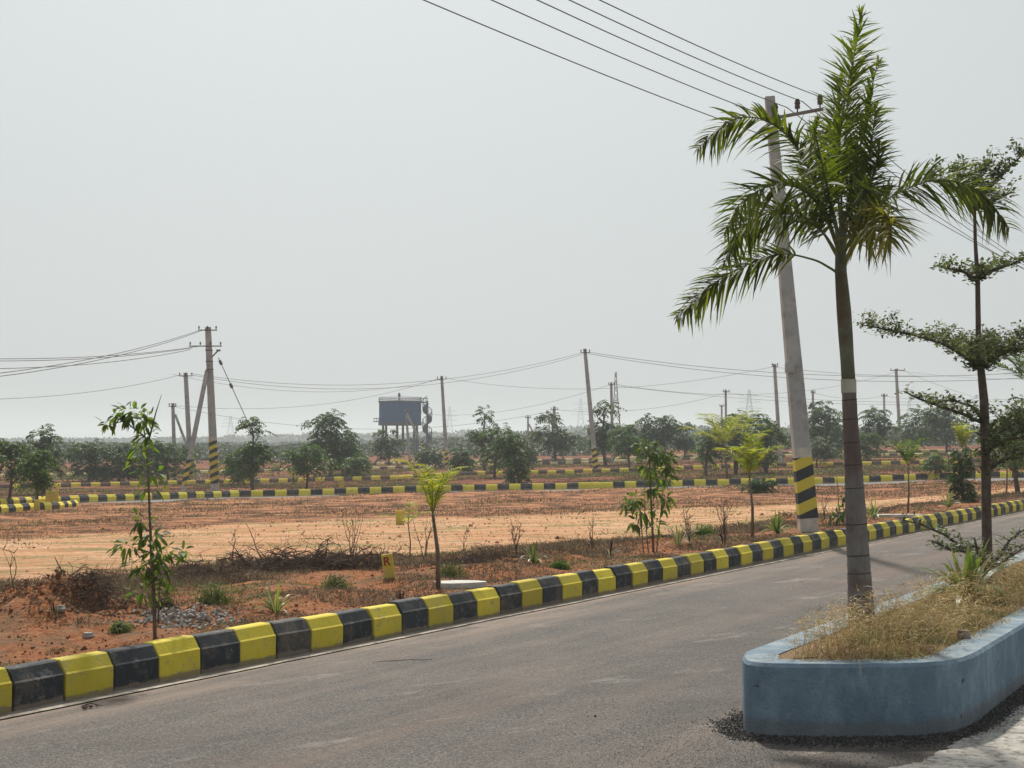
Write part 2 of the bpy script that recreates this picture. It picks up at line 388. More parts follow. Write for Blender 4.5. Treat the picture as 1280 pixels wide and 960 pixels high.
GZ = np.where((GY < 3) & (SS > .1), .19+0*GZ, GZ)
V = np.stack([GX, GY, GZ], -1).reshape(-1, 3)
nr, nc = SS.shape; ii = np.arange(nr*nc).reshape(nr, nc)
Fc = np.stack([ii[:-1, :-1], ii[:-1, 1:], ii[1:, 1:], ii[1:, :-1]], -1).reshape(-1, 4)[:, ::-1]
g = arr('ground', V, Fc, ground_mat(), None, True); tag(g, kind='structure')
f_, b_, fr_, _ = zone(GX, GY)
ca = g.data.color_attributes.new('zone', 'FLOAT_COLOR', 'POINT')
ca.data.foreach_set('color', np.stack([f_, b_, fr_, np.ones_like(f_)], -1).astype(np.float32).ravel())

# ------------------------------------------------------------------ roads
def kp(t, s, z=0.): return Vector((K0.x+KD.x*t+KN.x*s, K0.y+KD.y*t+KN.y*s, z))
def asphalt():
    m, t, b = newmat('asphalt')
    al = coord(t, (1, 1, 1)); ang = math.atan2(KD.y, KD.x)
    strk = coord(t, (.12, 1.6, 1), -ang)
    agg = nd(t, 'ShaderNodeTexVoronoi'); agg.inputs['Scale'].default_value = 130; t.links.new(coord(t), agg.inputs['Vector'])
    base = ramp(t, noise(t, .9, 8, None, .7), [(.3, (.056, .049, .045)), (.7, (.098, .086, .078))])
    fine = ramp(t, noise(t, 38, 6, None, .8), [(.32, .45), (.5, 1.), (.68, 1.75)]); base = mix(t, .8, base, mix(t, 1., base, fine, 'MULTIPLY'))
    sp = ramp(t, agg.outputs['Color'], [(.1, .40), (.5, .95), (.95, 2.2)])
    base = mix(t, 1., base, sp, 'MULTIPLY')
    dust = ramp(t, noise(t, 1.1, 8, strk, .7), [(.46, 0.), (.74, .55)])
    base = mix(t, dust, base, (.21, .155, .12))
    pale = ramp(t, noise(t, .8, 8, coord(t, (.5, 1.6, 1), -ang+.35), .78), [(.57, 0.), (.66, .6)])
    base = mix(t, pale, base, (.30, .265, .235))
    red = ramp(t, noise(t, .6, 6, coord(t, (.12, 1.0, 1), -ang), .65), [(.52, 0.), (.66, .5)])
    base = mix(t, red, base, (.15, .088, .062))
    drk = ramp(t, noise(t, .55, 6, coord(t, (.4, .8, 1), -ang+.5), .7), [(.54, 0.), (.68, .5)])
    base = mix(t, drk, base, (.045, .042, .042))
    vc = nd(t, 'ShaderNodeTexVoronoi'); vc.feature = 'DISTANCE_TO_EDGE'; vc.inputs['Scale'].default_value = .45; wv = nd(t, 'ShaderNodeVectorMath', operation='MULTIPLY_ADD'); nz_ = nd(t, 'ShaderNodeTexNoise'); nz_.inputs['Scale'].default_value = 2.2; nz_.inputs['Detail'].default_value = 6
    t.links.new(coord(t), nz_.inputs['Vector']); t.links.new(nz_.outputs['Color'], wv.inputs[0]); wv.inputs[1].default_value = (.7, .7, 0); t.links.new(coord(t), wv.inputs[2]); t.links.new(wv.outputs[0], vc.inputs['Vector'])
    cm = nd(t, 'ShaderNodeMath', operation='MULTIPLY'); t.links.new(ramp(t, vc.outputs['Distance'], [(.003, 1.), (.007, 0.)]), cm.inputs[0]); t.links.new(ramp(t, noise(t, .5, 3), [(.56, 0.), (.62, .8)]), cm.inputs[1])
    base = mix(t, cm.outputs[0], base, (.03, .028, .027))
    gp_ = nd(t, 'ShaderNodeNewGeometry'); sb_ = nd(t, 'ShaderNodeVectorMath', operation='SUBTRACT'); t.links.new(gp_.outputs['Position'], sb_.inputs[0]); sb_.inputs[1].default_value = tuple(K0)
    dt_ = nd(t, 'ShaderNodeVectorMath', operation='DOT_PRODUCT'); t.links.new(sb_.outputs[0], dt_.inputs[0]); dt_.inputs[1].default_value = tuple(KN)
    mr_ = nd(t, 'ShaderNodeMapRange'); mr_.inputs['From Min'].default_value = -.9; mr_.inputs['From Max'].default_value = -.1; t.links.new(dt_.outputs['Value'], mr_.inputs['Value'])
    md_ = nd(t, 'ShaderNodeMath', operation='MULTIPLY'); t.links.new(mr_.outputs[0], md_.inputs[0]); t.links.new(ramp(t, noise(t, 2.4, 8, strk, .72), [(.42, .1), (.6, .85)]), md_.inputs[1])
    base = mix(t, md_.outputs[0], base, (.27, .20, .155))
    crs = nd(t, 'ShaderNodeTexVoronoi'); crs.inputs['Scale'].default_value = 60; t.links.new(coord(t), crs.inputs['Vector'])
    t.links.new(base, b.inputs['Base Color']); b.inputs['Roughness'].default_value = .82; b.inputs['Specular IOR Level'].default_value = .3
    h = mix(t, .5, crs.outputs['Distance'], noise(t, 150, 4)); bump(t, b, h, .8, .012)
    return m
M['asphalt'] = asphalt()
def strip(name, t0, t1, s0, s1, z, mat, n=2):
    mb = MB(); tt = np.linspace(t0, t1, n+1)
    for a in tt: mb.v += [tuple(kp(a, s0, z)), tuple(kp(a, s1, z))]
    for i in range(n): mb.f.append((2*i, 2*i+2, 2*i+3, 2*i+1)); mb.m.append(0)
    return mb.build(name, mat)
tag(strip('road', -60, 260, -30, .0, 0, M['asphalt']), kind='structure')
# concrete bedding strip along the kerb with a ragged pale edge
def ragged(name, t0, t1, sa, sb, wob, z, mat, n=900, seed=3):
    mb = MB(); tt = np.linspace(t0, t1, n+1)
    for a in tt:
        w1 = (float(fbm(a*1.1, 3.3, 4, seed))-.5)*wob; w2 = (float(fbm(a*1.7, 9.3, 4, seed+4))-.5)*wob*.8
        mb.v += [tuple(kp(a, sa+w1, z)), tuple(kp(a, sb+w2, z))]
    for i in range(n): mb.f.append((2*i, 2*i+2, 2*i+3, 2*i+1)); mb.m.append(0)
    return mb.build(name, mat)
M['bed'] = surf('kerb_bed', (.20, .17, .145), (.30, .26, .22), 5, .95, .4, 50, (.11, .09, .08), 7)
M['edge'] = surf('edge_mortar', (.30, .26, .21), (.50, .45, .38), 5, .95, .4, 50, (.15, .13, .115), 4., .46, .58)
tag(ragged('kerb_bedding', -20, 120, -.13, .0, .05, .004, M['bed']), kind='structure')
tag(ragged('road_edge_line', -20, 120, -.155, -.118, .05, .008, M['edge'], seed=9), kind='structure')

# ------------------------------------------------------------------ kerbs
def stone_mesh(name, L, mat, h=.26):
    prof = [(0, -.03), (0, h*.66), (.012, h*.70), (.055, h-.008), (.07, h), (.15, h), (.16, h-.01), (.16, -.03)]
    e = .006; mb = MB(); xs = [(-L/2, .006), (-L/2+e, 0), (L/2-e, 0), (L/2, .006)]
    for x, inn in xs:
        for (y, z) in prof: mb.v.append((x, y+(inn if y < .08 else -inn), z-(inn if z > 0 else 0)))
    n = len(prof)
    for i in range(3):
        for k in range(n-1): mb.f.append((i*n+k, (i+1)*n+k, (i+1)*n+k+1, i*n+k+1)); mb.m.append(0)
    mb.f.append(tuple(range(n))); mb.m.append(0); mb.f.append(tuple(3*n+k for k in range(n-1, -1, -1))); mb.m.append(0)
    me = bpy.data.meshes.new(name); me.from_pydata(mb.v, [], mb.f); me.materials.append(mat); me.update(); return me
BL = .414
stA = stone_mesh('kerb_stone_yellow', BL-.008, M['kyellow']); stB = stone_mesh('kerb_stone_black', BL-.008, M['kblack'])
kt = thing('kerb', K0, 'nearest yellow and black painted kerb running along the near side asphalt road', 'kerb')
ang = math.atan2(KD.y, KD.x); rr = random.Random(4)
for i in range(98):
    p = kp(.10+BL*(i-5.5), .0)
    o = bpy.data.objects.new('kerb_stone', stA if i % 2 == 1 else stB); COL.objects.link(o); o.parent = kt
    o.location = p-K0+Vector((KN.x, KN.y, 0))*rr.uniform(-.006, .006)+Vector((0, 0, rr.uniform(-.006, .005))); o.rotation_euler = (rr.uniform(-.02, .02), rr.uniform(-.010, .010), ang+rr.uniform(-.02, .02)); o.scale = (rr.uniform(.965, 1.0), 1, rr.uniform(.97, 1.02))
def merged(name, me_list, xf, parent):
    mb = MB(); mats = []
    for me, mtx in zip(me_list, xf):
        m0 = me.materials[0]
        if m0 not in mats: mats.append(m0)
        mb.add([mtx@v.co for v in me.vertices], [tuple(p.vertices) for p in me.polygons], mats.index(m0))
    return mb.build(name, mats, parent)
ml, xf = [], []
for i in list(range(-40, 0))+list(range(98, 200)):
    ml.append(stA if i % 2 == 1 else stB); xf.append(Matrix.Translation(kp(.10+BL*(i-5.5), 0))@Matrix.Rotation(ang, 4, 'Z'))
tag(merged('kerb_stone_run', ml, xf, kt), kind='stuff')

def far_kerb(px0, px1, dfun, L, label, mats=None, h=.2, maxn=98, off=0., parts=True, scl=1., name='kerb'):
    """kerb along a far row; stones follow the terrain"""
    pxs = np.arange(px0, px1, 1.5); pts = []
    for q in pxs:
        y = float(dfun(q))+off; x = (q-640)/F*y; pts.append(Vector((x, y, float(base_z(x, y)))))
    d = [0.]
    for a, b in zip(pts, pts[1:]): d.append(d[-1]+(b-a).length)
    n = int(d[-1]/L); root = thing(name, pts[0], label, 'kerb')
    A = stone_mesh('far_stone', L-.01, (mats or (M['kyellow'], M['kblack']))[0], h); B = stone_mesh('far_stone_dark', L-.01, (mats or (M['kyellow'], M['kblack']))[1], h)
    ml, xf = [], []; i0 = max(0, (n-maxn)//2); rnd = random.Random(int(px0+L*100))
    for i in range(n):
        u = (i+.5)*L; X = np.interp(u, d, [p.x for p in pts]); Y = np.interp(u, d, [p.y for p in pts]); u2 = u+.3
        X2 = np.interp(u2, d, [p.x for p in pts]); Y2 = np.interp(u2, d, [p.y for p in pts])
        mtx = Matrix.Translation((X, Y, float(base_z(X, Y))+.05+rnd.uniform(-.012, .012)))@Matrix.Rotation(math.atan2(Y2-Y, X2-X), 4, 'Z')@Matrix.Diagonal((1, scl, scl, 1))
        me = A if (i+(rnd.random() < .03)) % 2 else B
        if parts and i0 <= i < i0+maxn:
            o = bpy.data.objects.new('kerb_stone', me); COL.objects.link(o); o.parent = root; mt = mtx.copy(); mt.translation -= pts[0]; o.matrix_local = mt
        else: ml.append(me); xf.append(mtx)
    if ml:
        o = merged('kerb_stone_run', ml, xf, root); tag(o, kind='stuff')
    return root
far_kerb(-120, 1420, dA, .49, 'bold yellow and black kerb across the plot, first behind the orange field', (M['ybright'], M['kblack']), h=.235)
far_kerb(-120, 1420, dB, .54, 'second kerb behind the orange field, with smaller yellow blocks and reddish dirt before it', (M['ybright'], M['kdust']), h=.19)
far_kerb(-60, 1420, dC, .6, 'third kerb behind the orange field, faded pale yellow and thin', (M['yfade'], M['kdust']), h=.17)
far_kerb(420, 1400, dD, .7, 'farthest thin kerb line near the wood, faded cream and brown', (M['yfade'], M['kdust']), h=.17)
dA2 = crv(drow({-250: 646, 0: 640, 80: 635, 98: 633, 103: 632}))
far_kerb(-150, 101, dA2, .5, 'short kerb stretch at the left, curving into the road mouth in front of the longer kerb', (M['ybright'], M['kblack']), h=.23)
# far road in front of kerb A
mb = MB(); q = np.arange(-250, 1500, 6.)
for k in q:
    for dy in (-4.6, -.02):
        y = float(dA(k))+dy; x = (k-640)/F*y; mb.v.append((x, y, float(base_z(x, y))+.02))
for i in range(len(q)-1): mb.f.append((2*i, 2*i+2, 2*i+3, 2*i+1)); mb.m.append(0)
M['asphalt_far'] = surf('far_asphalt', (.13, .12, .115), (.2, .18, .165), 1.5, .9)
tag(mb.build('far_road', M['asphalt_far']), kind='structure')

# ------------------------------------------------------------------ planter
PZ = .408
Pl = onz(928, 918); Pr = onz(1208, 921); PA = math.atan2(KD.y, KD.x)+R(1.0)
PD = Vector((math.cos(PA), math.sin(PA), 0)); PP = Vector((PD.y, -PD.x, 0))       # along, and to the right
cl = Pl.dot(PP); cr = Pr.dot(PP); W_ = cr-cl+.02; cmid = (cl+cr)/2
front = min(onz(x_, 923).dot(PD) for x_ in (980, 1060, 1120))
def planter_pt(u, v, z): return PD*(front+u)+PP*(cmid+v)+Vector((0, 0, z))
FP = [(931, 903), (928.5, 911), (930, 917), (938, 921), (955, 923.2), (985, 924.2), (1020, 924.8), (1060, 925), (1100, 924.6), (1135, 923.8), (1160, 922.6), (1180, 920.6), (1196, 917.5), (1210, 912.5), (1222, 906)]
FW = [onz(a, b) for a, b in FP]
def _res(P, n):
    P = [np.array(p) for p in P]; ext = [2*P[0]-P[1]]+P+[2*P[-1]-P[-2]]; C = []
    for i in range(1, len(ext)-2):
        for k in range(4):
            u_ = k/4; p0, p1, p2, p3 = ext[i-1:i+3]; C.append(.5*((2*p1)+(-p0+p2)*u_+(2*p0-5*p1+4*p2-p3)*u_**2+(-p0+3*p1-3*p2+p3)*u_**3))
    C.append(P[-1]); C = np.array(C)
    for _ in range(6): C[1:-1] = C[1:-1]*.5+(C[:-2]+C[2:])*.25
    return C
_C = _res(FW, 4); _pd = np.array(PD)
_C = np.concatenate([[_C[0]+_pd*26], [_C[0]+_pd*2.], [_C[0]+_pd*.4], _C, [_C[-1]+_pd*.4], [_C[-1]+_pd*2.], [_C[-1]+_pd*26]])
def outline(off, z, L=26):
    T = np.gradient(_C, axis=0); T = nrm(T); N = np.stack([-T[:, 1], T[:, 0], 0*T[:, 0]], 1)     # runs left side, front, right side: inside is to the left
    Q = _C+N*off
    if off > .05:
        for _ in range(4): Q[4:-4] = Q[4:-4]*.5+(Q[3:-5]+Q[5:-3])*.25
    return [Vector((q[0], q[1], z)) for q in Q]
def inside(P, off=.2):
    """which world points lie inside the wall"""
    R_ = np.array([(v.x, v.y) for v in outline(off, 0)]); x, y = P[:, 0], P[:, 1]; c = np.zeros(len(P), bool); j = len(R_)-1
    for i in range(len(R_)):
        xi, yi = R_[i]; xj, yj = R_[j]; k = ((yi > y) != (yj > y)); k &= x < (xj-xi)*(y-yi)/(yj-yi+1e-12)+xi; c ^= k; j = i
    return c
def planter_mat():
    m, t, b = newmat('blue_distemper')
    c = ramp(t, noise(t, 3.5, 8, None, .75), [(.3, (.12, .185, .245)), (.55, (.16, .235, .305)), (.75, (.225, .31, .385))])
    c = mix(t, ramp(t, noise(t, 2.2, 8, coord(t, (2.2, 2.2, 1.)), .75), [(.48, 0.), (.60, .6)]), c, (.26, .36, .44))
    c = mix(t, ramp(t, noise(t, 2.6, 8, coord(t, (1.6, 1.6, .8), .4), .8), [(.53, 0.), (.64, .5)]), c, (.11, .15, .19))
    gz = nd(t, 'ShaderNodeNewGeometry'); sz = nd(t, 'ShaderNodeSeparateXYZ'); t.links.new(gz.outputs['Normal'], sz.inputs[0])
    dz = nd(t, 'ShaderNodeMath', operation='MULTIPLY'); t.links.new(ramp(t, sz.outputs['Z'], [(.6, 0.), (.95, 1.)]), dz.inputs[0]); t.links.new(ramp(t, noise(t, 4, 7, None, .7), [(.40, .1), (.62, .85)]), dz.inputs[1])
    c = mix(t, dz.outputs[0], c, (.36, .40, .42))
    zf = nd(t, 'ShaderNodeSeparateXYZ'); t.links.new(gz.outputs['Position'], zf.inputs[0])
    zn = nd(t, 'ShaderNodeMath', operation='MULTIPLY_ADD'); t.links.new(noise(t, 6, 7, coord(t, (1, 1, .3)), .7), zn.inputs[0]); zn.inputs[1].default_value = -.14; t.links.new(zf.outputs['Z'], zn.inputs[2])
    c = mix(t, ramp(t, zn.outputs[0], [(0., .55), (.05, 0.)]), c, (.14, .125, .115))
    ck = nd(t, 'ShaderNodeTexVoronoi'); ck.feature = 'DISTANCE_TO_EDGE'; ck.inputs['Scale'].default_value = 2.3
    cw = nd(t, 'ShaderNodeVectorMath', operation='MULTIPLY_ADD'); cn = nd(t, 'ShaderNodeTexNoise'); cn.inputs['Scale'].default_value = 4; cn.inputs['Detail'].default_value = 7; t.links.new(coord(t), cn.inputs['Vector']); t.links.new(cn.outputs['Color'], cw.inputs[0]); cw.inputs[1].default_value = (.5, .5, .5); t.links.new(coord(t), cw.inputs[2]); t.links.new(cw.outputs[0], ck.inputs['Vector'])
    cq = nd(t, 'ShaderNodeMath', operation='MULTIPLY'); t.links.new(ramp(t, ck.outputs['Distance'], [(.002, 1.), (.008, 0.)]), cq.inputs[0]); t.links.new(ramp(t, noise(t, 1.3, 3), [(.54, 0.), (.6, .8)]), cq.inputs[1]); c = mix(t, cq.outputs[0], c, (.07, .075, .08))
    c = mix(t, ramp(t, noise(t, 9, 9, None, .8), [(.60, 0.), (.64, .7)]), c, (.27, .34, .40))
    vz = nd(t, 'ShaderNodeTexVoronoi'); vz.inputs['Scale'].default_value = 4.6; vz.inputs['Randomness'].default_value = 1; w2 = nd(t, 'ShaderNodeVectorMath', operation='MULTIPLY_ADD'); n2_ = nd(t, 'ShaderNodeTexNoise'); n2_.inputs['Scale'].default_value = 22; n2_.inputs['Detail'].default_value = 6; t.links.new(coord(t), n2_.inputs['Vector']); t.links.new(n2_.outputs['Color'], w2.inputs[0]); w2.inputs[1].default_value = (.09, .09, .09); t.links.new(coord(t), w2.inputs[2]); t.links.new(w2.outputs[0], vz.inputs['Vector'])
    c = mix(t, ramp(t, vz.outputs['Distance'], [(.05, .8), (.075, 0.)]), c, (.055, .05, .05))
    c = mix(t, ramp(t, noise(t, 5, 8, None, .8), [(.66, 0.), (.70, .8)]), c, (.30, .29, .27))
    c = mix(t, ramp(t, noise(t, 3.3, 5, coord(t, (1, 1, .8)), .6), [(.66, 0.), (.76, .5)]), c, (.12, .10, .09))
    t.links.new(c, b.inputs['Base Color']); b.inputs['Roughness'].default_value = .85; b.inputs['Specular IOR Level'].default_value = .2
    bump(t, b, mix(t, .5, noise(t, 5, 8, None, .7), noise(t, 45, 6, None, .7)), 1., .03); return m
pt = thing('planter', planter_pt(0, 0, 0), 'long blue painted concrete planter with a rounded end, dry grass inside', 'planter')
o1 = outline(0, -.05); o2 = outline(.0, PZ-.02); o3 = outline(.016, PZ); o4 = outline(.20, PZ-.004); o5 = outline(.21, PZ-.3); n = len(o1)
mb = MB(); 
for ring in (o1, o2, o3, o4, o5):
    for i_, p in enumerate(ring):
        k = (float(fbm(i_*.4, p.z*5, 3, 8))-.5)*.008; mb.v.append(tuple(p+Vector((k, -k, k))))
for r_ in range(4):
    for k in range(n): k2 = (k+1) % n; mb.f.append((r_*n+k, r_*n+k2, (r_+1)*n+k2, (r_+1)*n+k)); mb.m.append(0)
ow = mb.build('planter_wall', planter_mat(), pt)
mod = ow.modifiers.new('bev', 'BEVEL'); mod.width = .006; mod.segments = 2; mod.limit_method = 'ANGLE'; mod.angle_limit = R(35)
mb = MB(); ring = outline(.19, PZ-.012); mb.v = [tuple(p) for p in ring]; mb.f = [tuple(range(len(ring)))]; mb.m = [0]
M['soil'] = surf('planter_soil', (.14, .085, .05), (.26, .17, .1), 8, .95, .6, 30)
mb.build('soil', M['soil'], pt)

# dry grass in the planter
def blades(name, P, L, W, mat, lean=.6, droop=.35, prof=GRASS, updir=None):
    N = len(P); D = RNG.normal(size=(N, 3)); D[:, 2] = 0; D = nrm(D)*RNG.uniform(.1, 1, (N, 1))*lean; D[:, 2] = 1
    b = LB(); b.add(P, D, L, W, droop, prof, side=RNG.normal(size=(N, 3))*np.array([1, 1, .3])); return b.build(name, mat)
def planter_grass(n, mat, name, lmin, lmax, w, seed, thr, label):
    u = RNG.random(n)**2.1*14-.1; v = (RNG.random(n)*2-1)*(W_/2)
    P = np.array([planter_pt(a, b, PZ-.03) for a, b in zip(u, v)]); keep = inside(P, .13) | (inside(P, .05) & (v < 0) & (u > .35) & (RNG.random(n) < .55)); u, v, P = u[keep], v[keep], P[keep]
    dn = fbm(P[:, 0]*4.2, P[:, 1]*4.2, 3, seed); k = dn > thr; P, dn, u, v = P[k], dn[k], u[k], v[k]
    edge = 1-.6*sstep(.12, .42, np.abs(v))
    L = RNG.uniform(lmin, lmax, len(P))*(.45+2.2*(dn-thr))*edge
    lc = onz(1208, 758, PZ); near = np.hypot(P[:, 0]-lc.x, P[:, 1]-lc.y); L = L*(.25+.75*sstep(.2, .5, near)); up_ = (pm_u := (Vector((at(1076, 770, 9.75).x, 9.75, 0)).dot(PD)-front)); pc_ = at(1080, 765, 9.75); L = L*(1+.75*np.exp(-((P[:, 0]-pc_.x)**2+(P[:, 1]-pc_.y)**2)/.22)); L = L*(.72+.4*sstep(up_-.3, up_+.35, u))
    o = blades(name, P, L, w, mat, 1.35, .75); tag(o, label, 'grass', kind='stuff')
planter_grass(34000, M['straw'], 'dry_grass', .14, .44, .0042, 55, .34, 'straw coloured dry grass filling the blue planter')
planter_grass(36000, M['weed'], 'green_grass', .11, .36, .0045, 77, .42, 'pale green weeds growing among the dry planter grass')
# seed heads / forks
P = []; D = []
rn = RNG
u = rn.random(1700)**1.8*6+.1; v = (rn.random(1700)*2-1)*(W_/2-.2)
kk = inside(np.array([planter_pt(a, b, 0) for a, b in zip(u, v)]), .2); u, v = u[kk], v[kk]
lb = LB()
for a, b in zip(u, v):
    p = np.array(planter_pt(a, b, PZ-.02)); h = rn.uniform(.14, .40)*(1-.5*abs(b)/(W_/2)); d = nrm(np.array([rn.normal()*.4, rn.normal()*.4, 1.]))
    lb.add([p], [d], h, .003, .15, GRASS); tip = p+d*h; m_ = 7
    dd = rn.normal(size=(m_, 3)); dd[:, 2] = abs(dd[:, 2])*.6
    lb.add(tip-d*rn.uniform(0, .08, (m_, 1)), dd, rn.uniform(.03, .08, m_), .004, .3, QUAD)
tag(lb.build('seed_grass', M['straw']), 'wispy seed heads standing up out of the planter grass', 'grass', kind='stuff')
# stones on the planter
rk = onz(1205, 797, PZ); mb = MB(); mb.rock((rk.x, rk.y, PZ+.02), .05, 0, 5, .75)
M['rock'] = surf('rock', (.22, .16, .14), (.34, .27, .24), 20, .9, .6, 40)
tag(mb.build('stone', M['rock'], origin=(rk.x, rk.y, PZ)), 'reddish stone lying on the rim of the blue planter', 'stone')

# black loose aggregate around the planter and pale concrete at the corner
M['agg'] = surf('aggregate', (.018, .017, .017), (.06, .057, .055), 60, .6)
M['agg2'] = surf('aggregate_grey', (.08, .075, .07), (.20, .18, .165), 50, .8)
def pebbles(name, pts, rad, mats, label, cat='gravel'):
    pts = np.asarray(pts, float); N = len(pts)
    if N == 0: return
    base = np.array([[1, 0, 0], [0, 1, 0], [-1, 0, 0], [0, -1, 0], [0, 0, 1], [0, 0, -1.]])
    A = RNG.normal(size=(N, 3, 3)); A = np.linalg.qr(A)[0]; sc = RNG.uniform(.6, 1.3, (N, 6, 1))
    Vv = np.einsum('ij,njk->nik', base, A)*sc*np.asarray(rad).reshape(-1, 1, 1)+pts[:, None, :]
    fs = np.array([[0, 1, 4, 4], [1, 2, 4, 4], [2, 3, 4, 4], [3, 0, 4, 4], [1, 0, 5, 5], [2, 1, 5, 5], [3, 2, 5, 5], [0, 3, 5, 5]])
    me = bpy.data.meshes.new(name); me.from_pydata(Vv.reshape(-1, 3).tolist(), [], (fs[None, :, :3]+(np.arange(N)*6)[:, None, None]).reshape(-1, 3).tolist())
    for q in mats: me.materials.append(q)
    me.polygons.foreach_set('material_index', np.repeat(RNG.integers(0, len(mats), N), 8)); me.update()
    return tag(link(name, me), label, cat, kind='stuff')
ol = [np.array(v) for v in outline(0, 0)]; ol = ol[2:-2]+[np.array(FW[-1])+_pd*q for q in np.linspace(.5, 9, 60)]; ol = np.array(ol)
sl_ = np.linalg.norm(np.diff(ol, axis=0), axis=1); sl_[:1] *= .3; seg = RNG.choice(len(ol)-1, 60000, p=sl_/sl_.sum()); fr = RNG.random((60000, 1)); base_ = ol[seg]*(1-fr)+ol[seg+1]*fr
tg = nrm(ol[seg+1]-ol[seg]); nn_ = np.stack([tg[:, 1], -tg[:, 0], 0*tg[:, 0]], 1)
kk = np.abs(RNG.normal(size=60000))*.075*(.5+fbm(base_[:, 0]*3, base_[:, 1]*3, 3, 5)); q = base_+nn_*kk[:, None]+RNG.normal(size=(60000, 3))*[.02, .02, 0]
ok = ~inside(q, 0.); q, kk = q[ok], kk[ok]; n = len(q); q[:, 2] = .003+np.maximum(0, .022*(1-kk/.1))*RNG.random(n)
pebbles('aggregate_berm', q, RNG.uniform(.002, .0078, n), [M['agg'], M['agg'], M['agg'], M['agg2']], 'black loose bitumen chippings heaped along the planter foot')
n = 16000; A_ = np.array([onz(a, b) for a, b in zip(RNG.uniform(500, 1290, n), 985-RNG.random(n)**1.3*110)]); keep = (RNG.random(n) < sstep(.15, 1., (640+F*A_[:, 0]/A_[:, 1]-450)/500)) & ~inside(A_, 0.); A_ = A_[keep]; A_[:, 2] = .0015
pebbles('loose_chippings', A_, RNG.uniform(.0012, .0032, len(A_)), [M['agg'], M['agg'], M['agg2']], 'fine loose chippings scattered over the near asphalt')
# pale concrete slab with a ragged edge
M['slab'] = surf('pale_concrete', (.30, .28, .255), (.48, .45, .41), 5, .95, .7, 60, (.15, .135, .125), 14, .5, .62)
poly = [(1150, 955), (1175, 940), (1200, 928), (1222, 914), (1245, 902), (1262, 893), (1285, 880), (1330, 855), (1400, 830), (1600, 800), (1900, 900), (1900, 1100), (1050, 1100), (1060, 990), (1110, 962)]
mb = MB(); ring = []
for i, (a, b) in enumerate(poly):
    a2, b2 = poly[(i+1) % len(poly)]
    for k in range(8):
        f = k/8; P0 = onz(a+(a2-a)*f, b+(b2-b)*f, 0); ring.append((P0.x+.05*(RNG.random()-.5), P0.y+.06*(RNG.random()-.5), .006))
mb.v = ring; mb.f = [tuple(range(len(ring)))]; mb.m = [0]
o = mb.build('concrete_pavement', M['slab']); tag(o, kind='structure')

# ------------------------------------------------------------------ palms
def frond(parent, pts, lm, mat, width=.36, lw=.02, dens=60, plum=1., stem=.009, pet=.12, droop=.35, name='frond', seed=0):
    """pts = world points of the rachis"""
    P = [np.array(p, float) for p in pts]
    # smooth with Catmull-Rom
    ext = [2*P[0]-P[1]]+P+[2*P[-1]-P[-2]]; C = []
    for i in range(1, len(ext)-2):
        for k in range(10):
            u_ = k/10; p0, p1, p2, p3 = ext[i-1:i+3]
            C.append(.5*((2*p1)+(-p0+p2)*u_+(2*p0-5*p1+4*p2-p3)*u_**2+(-p0+3*p1-3*p2+p3)*u_**3))
    C.append(P[-1]); C = np.array(C); n_ = len(C)
    mb = MB(); mb.tube([tuple(c) for c in C], [stem*(1-.85*i/n_) for i in range(n_)], 5)
    st_ = mb.build('rachis', M['palm_stem'], None)
    seg = np.linalg.norm(np.diff(C, axis=0), axis=1); cum = np.concatenate([[0], np.cumsum(seg)]); tot = cum[-1]
    lb = LB(); k_ = 3 if plum > .5 else 2; dens = int(dens*.9) if plum > .5 else dens
    for j in range(dens):
        t = pet+(1-pet)*(j+.5)/dens; s_ = t*tot
        c = np.array([np.interp(s_, cum, C[:, a]) for a in range(3)]); i = min(np.searchsorted(cum, s_), n_-1); tg = nrm(C[i]-C[max(i-1, 0)]) if i > 0 else nrm(C[1]-C[0])
        a = nrm(np.cross(tg, [0.02, .03, 1.])); b = np.cross(a, tg)
        prof = math.sin(math.pi*min(1, .16+.80*((t-pet)/(1-pet))))**.6
        q = []
        for m_ in range(k_):
            th = (2*math.pi*(m_+.5)/k_ if plum > .5 else math.pi*m_+.35*(1 if m_ == 0 else -1))+RNG.normal()*.35*(plum if plum > .5 else .5)
            q.append(a*math.cos(th)+b*math.sin(th)*plum+tg*RNG.uniform(.55, 1.05))
        q = np.array(q); N = len(q)
        lb.add(np.repeat(c[None], N, 0), q, width*prof*RNG.uniform(.75, 1.12, N), lw*(.6+.4*prof), droop*RNG.uniform(.6, 1.4, N), PALM)
    o = lb.build(name, mat, parent); st_.parent = o; st_.location = -Vector(o.parent.location) if False else st_.location-(parent.location)
    if lm: o['label'] = lm
    return o
M['palm_stem'] = surf('palm_rachis', (.10, .13, .04), (.16, .18, .06), 10, .6)
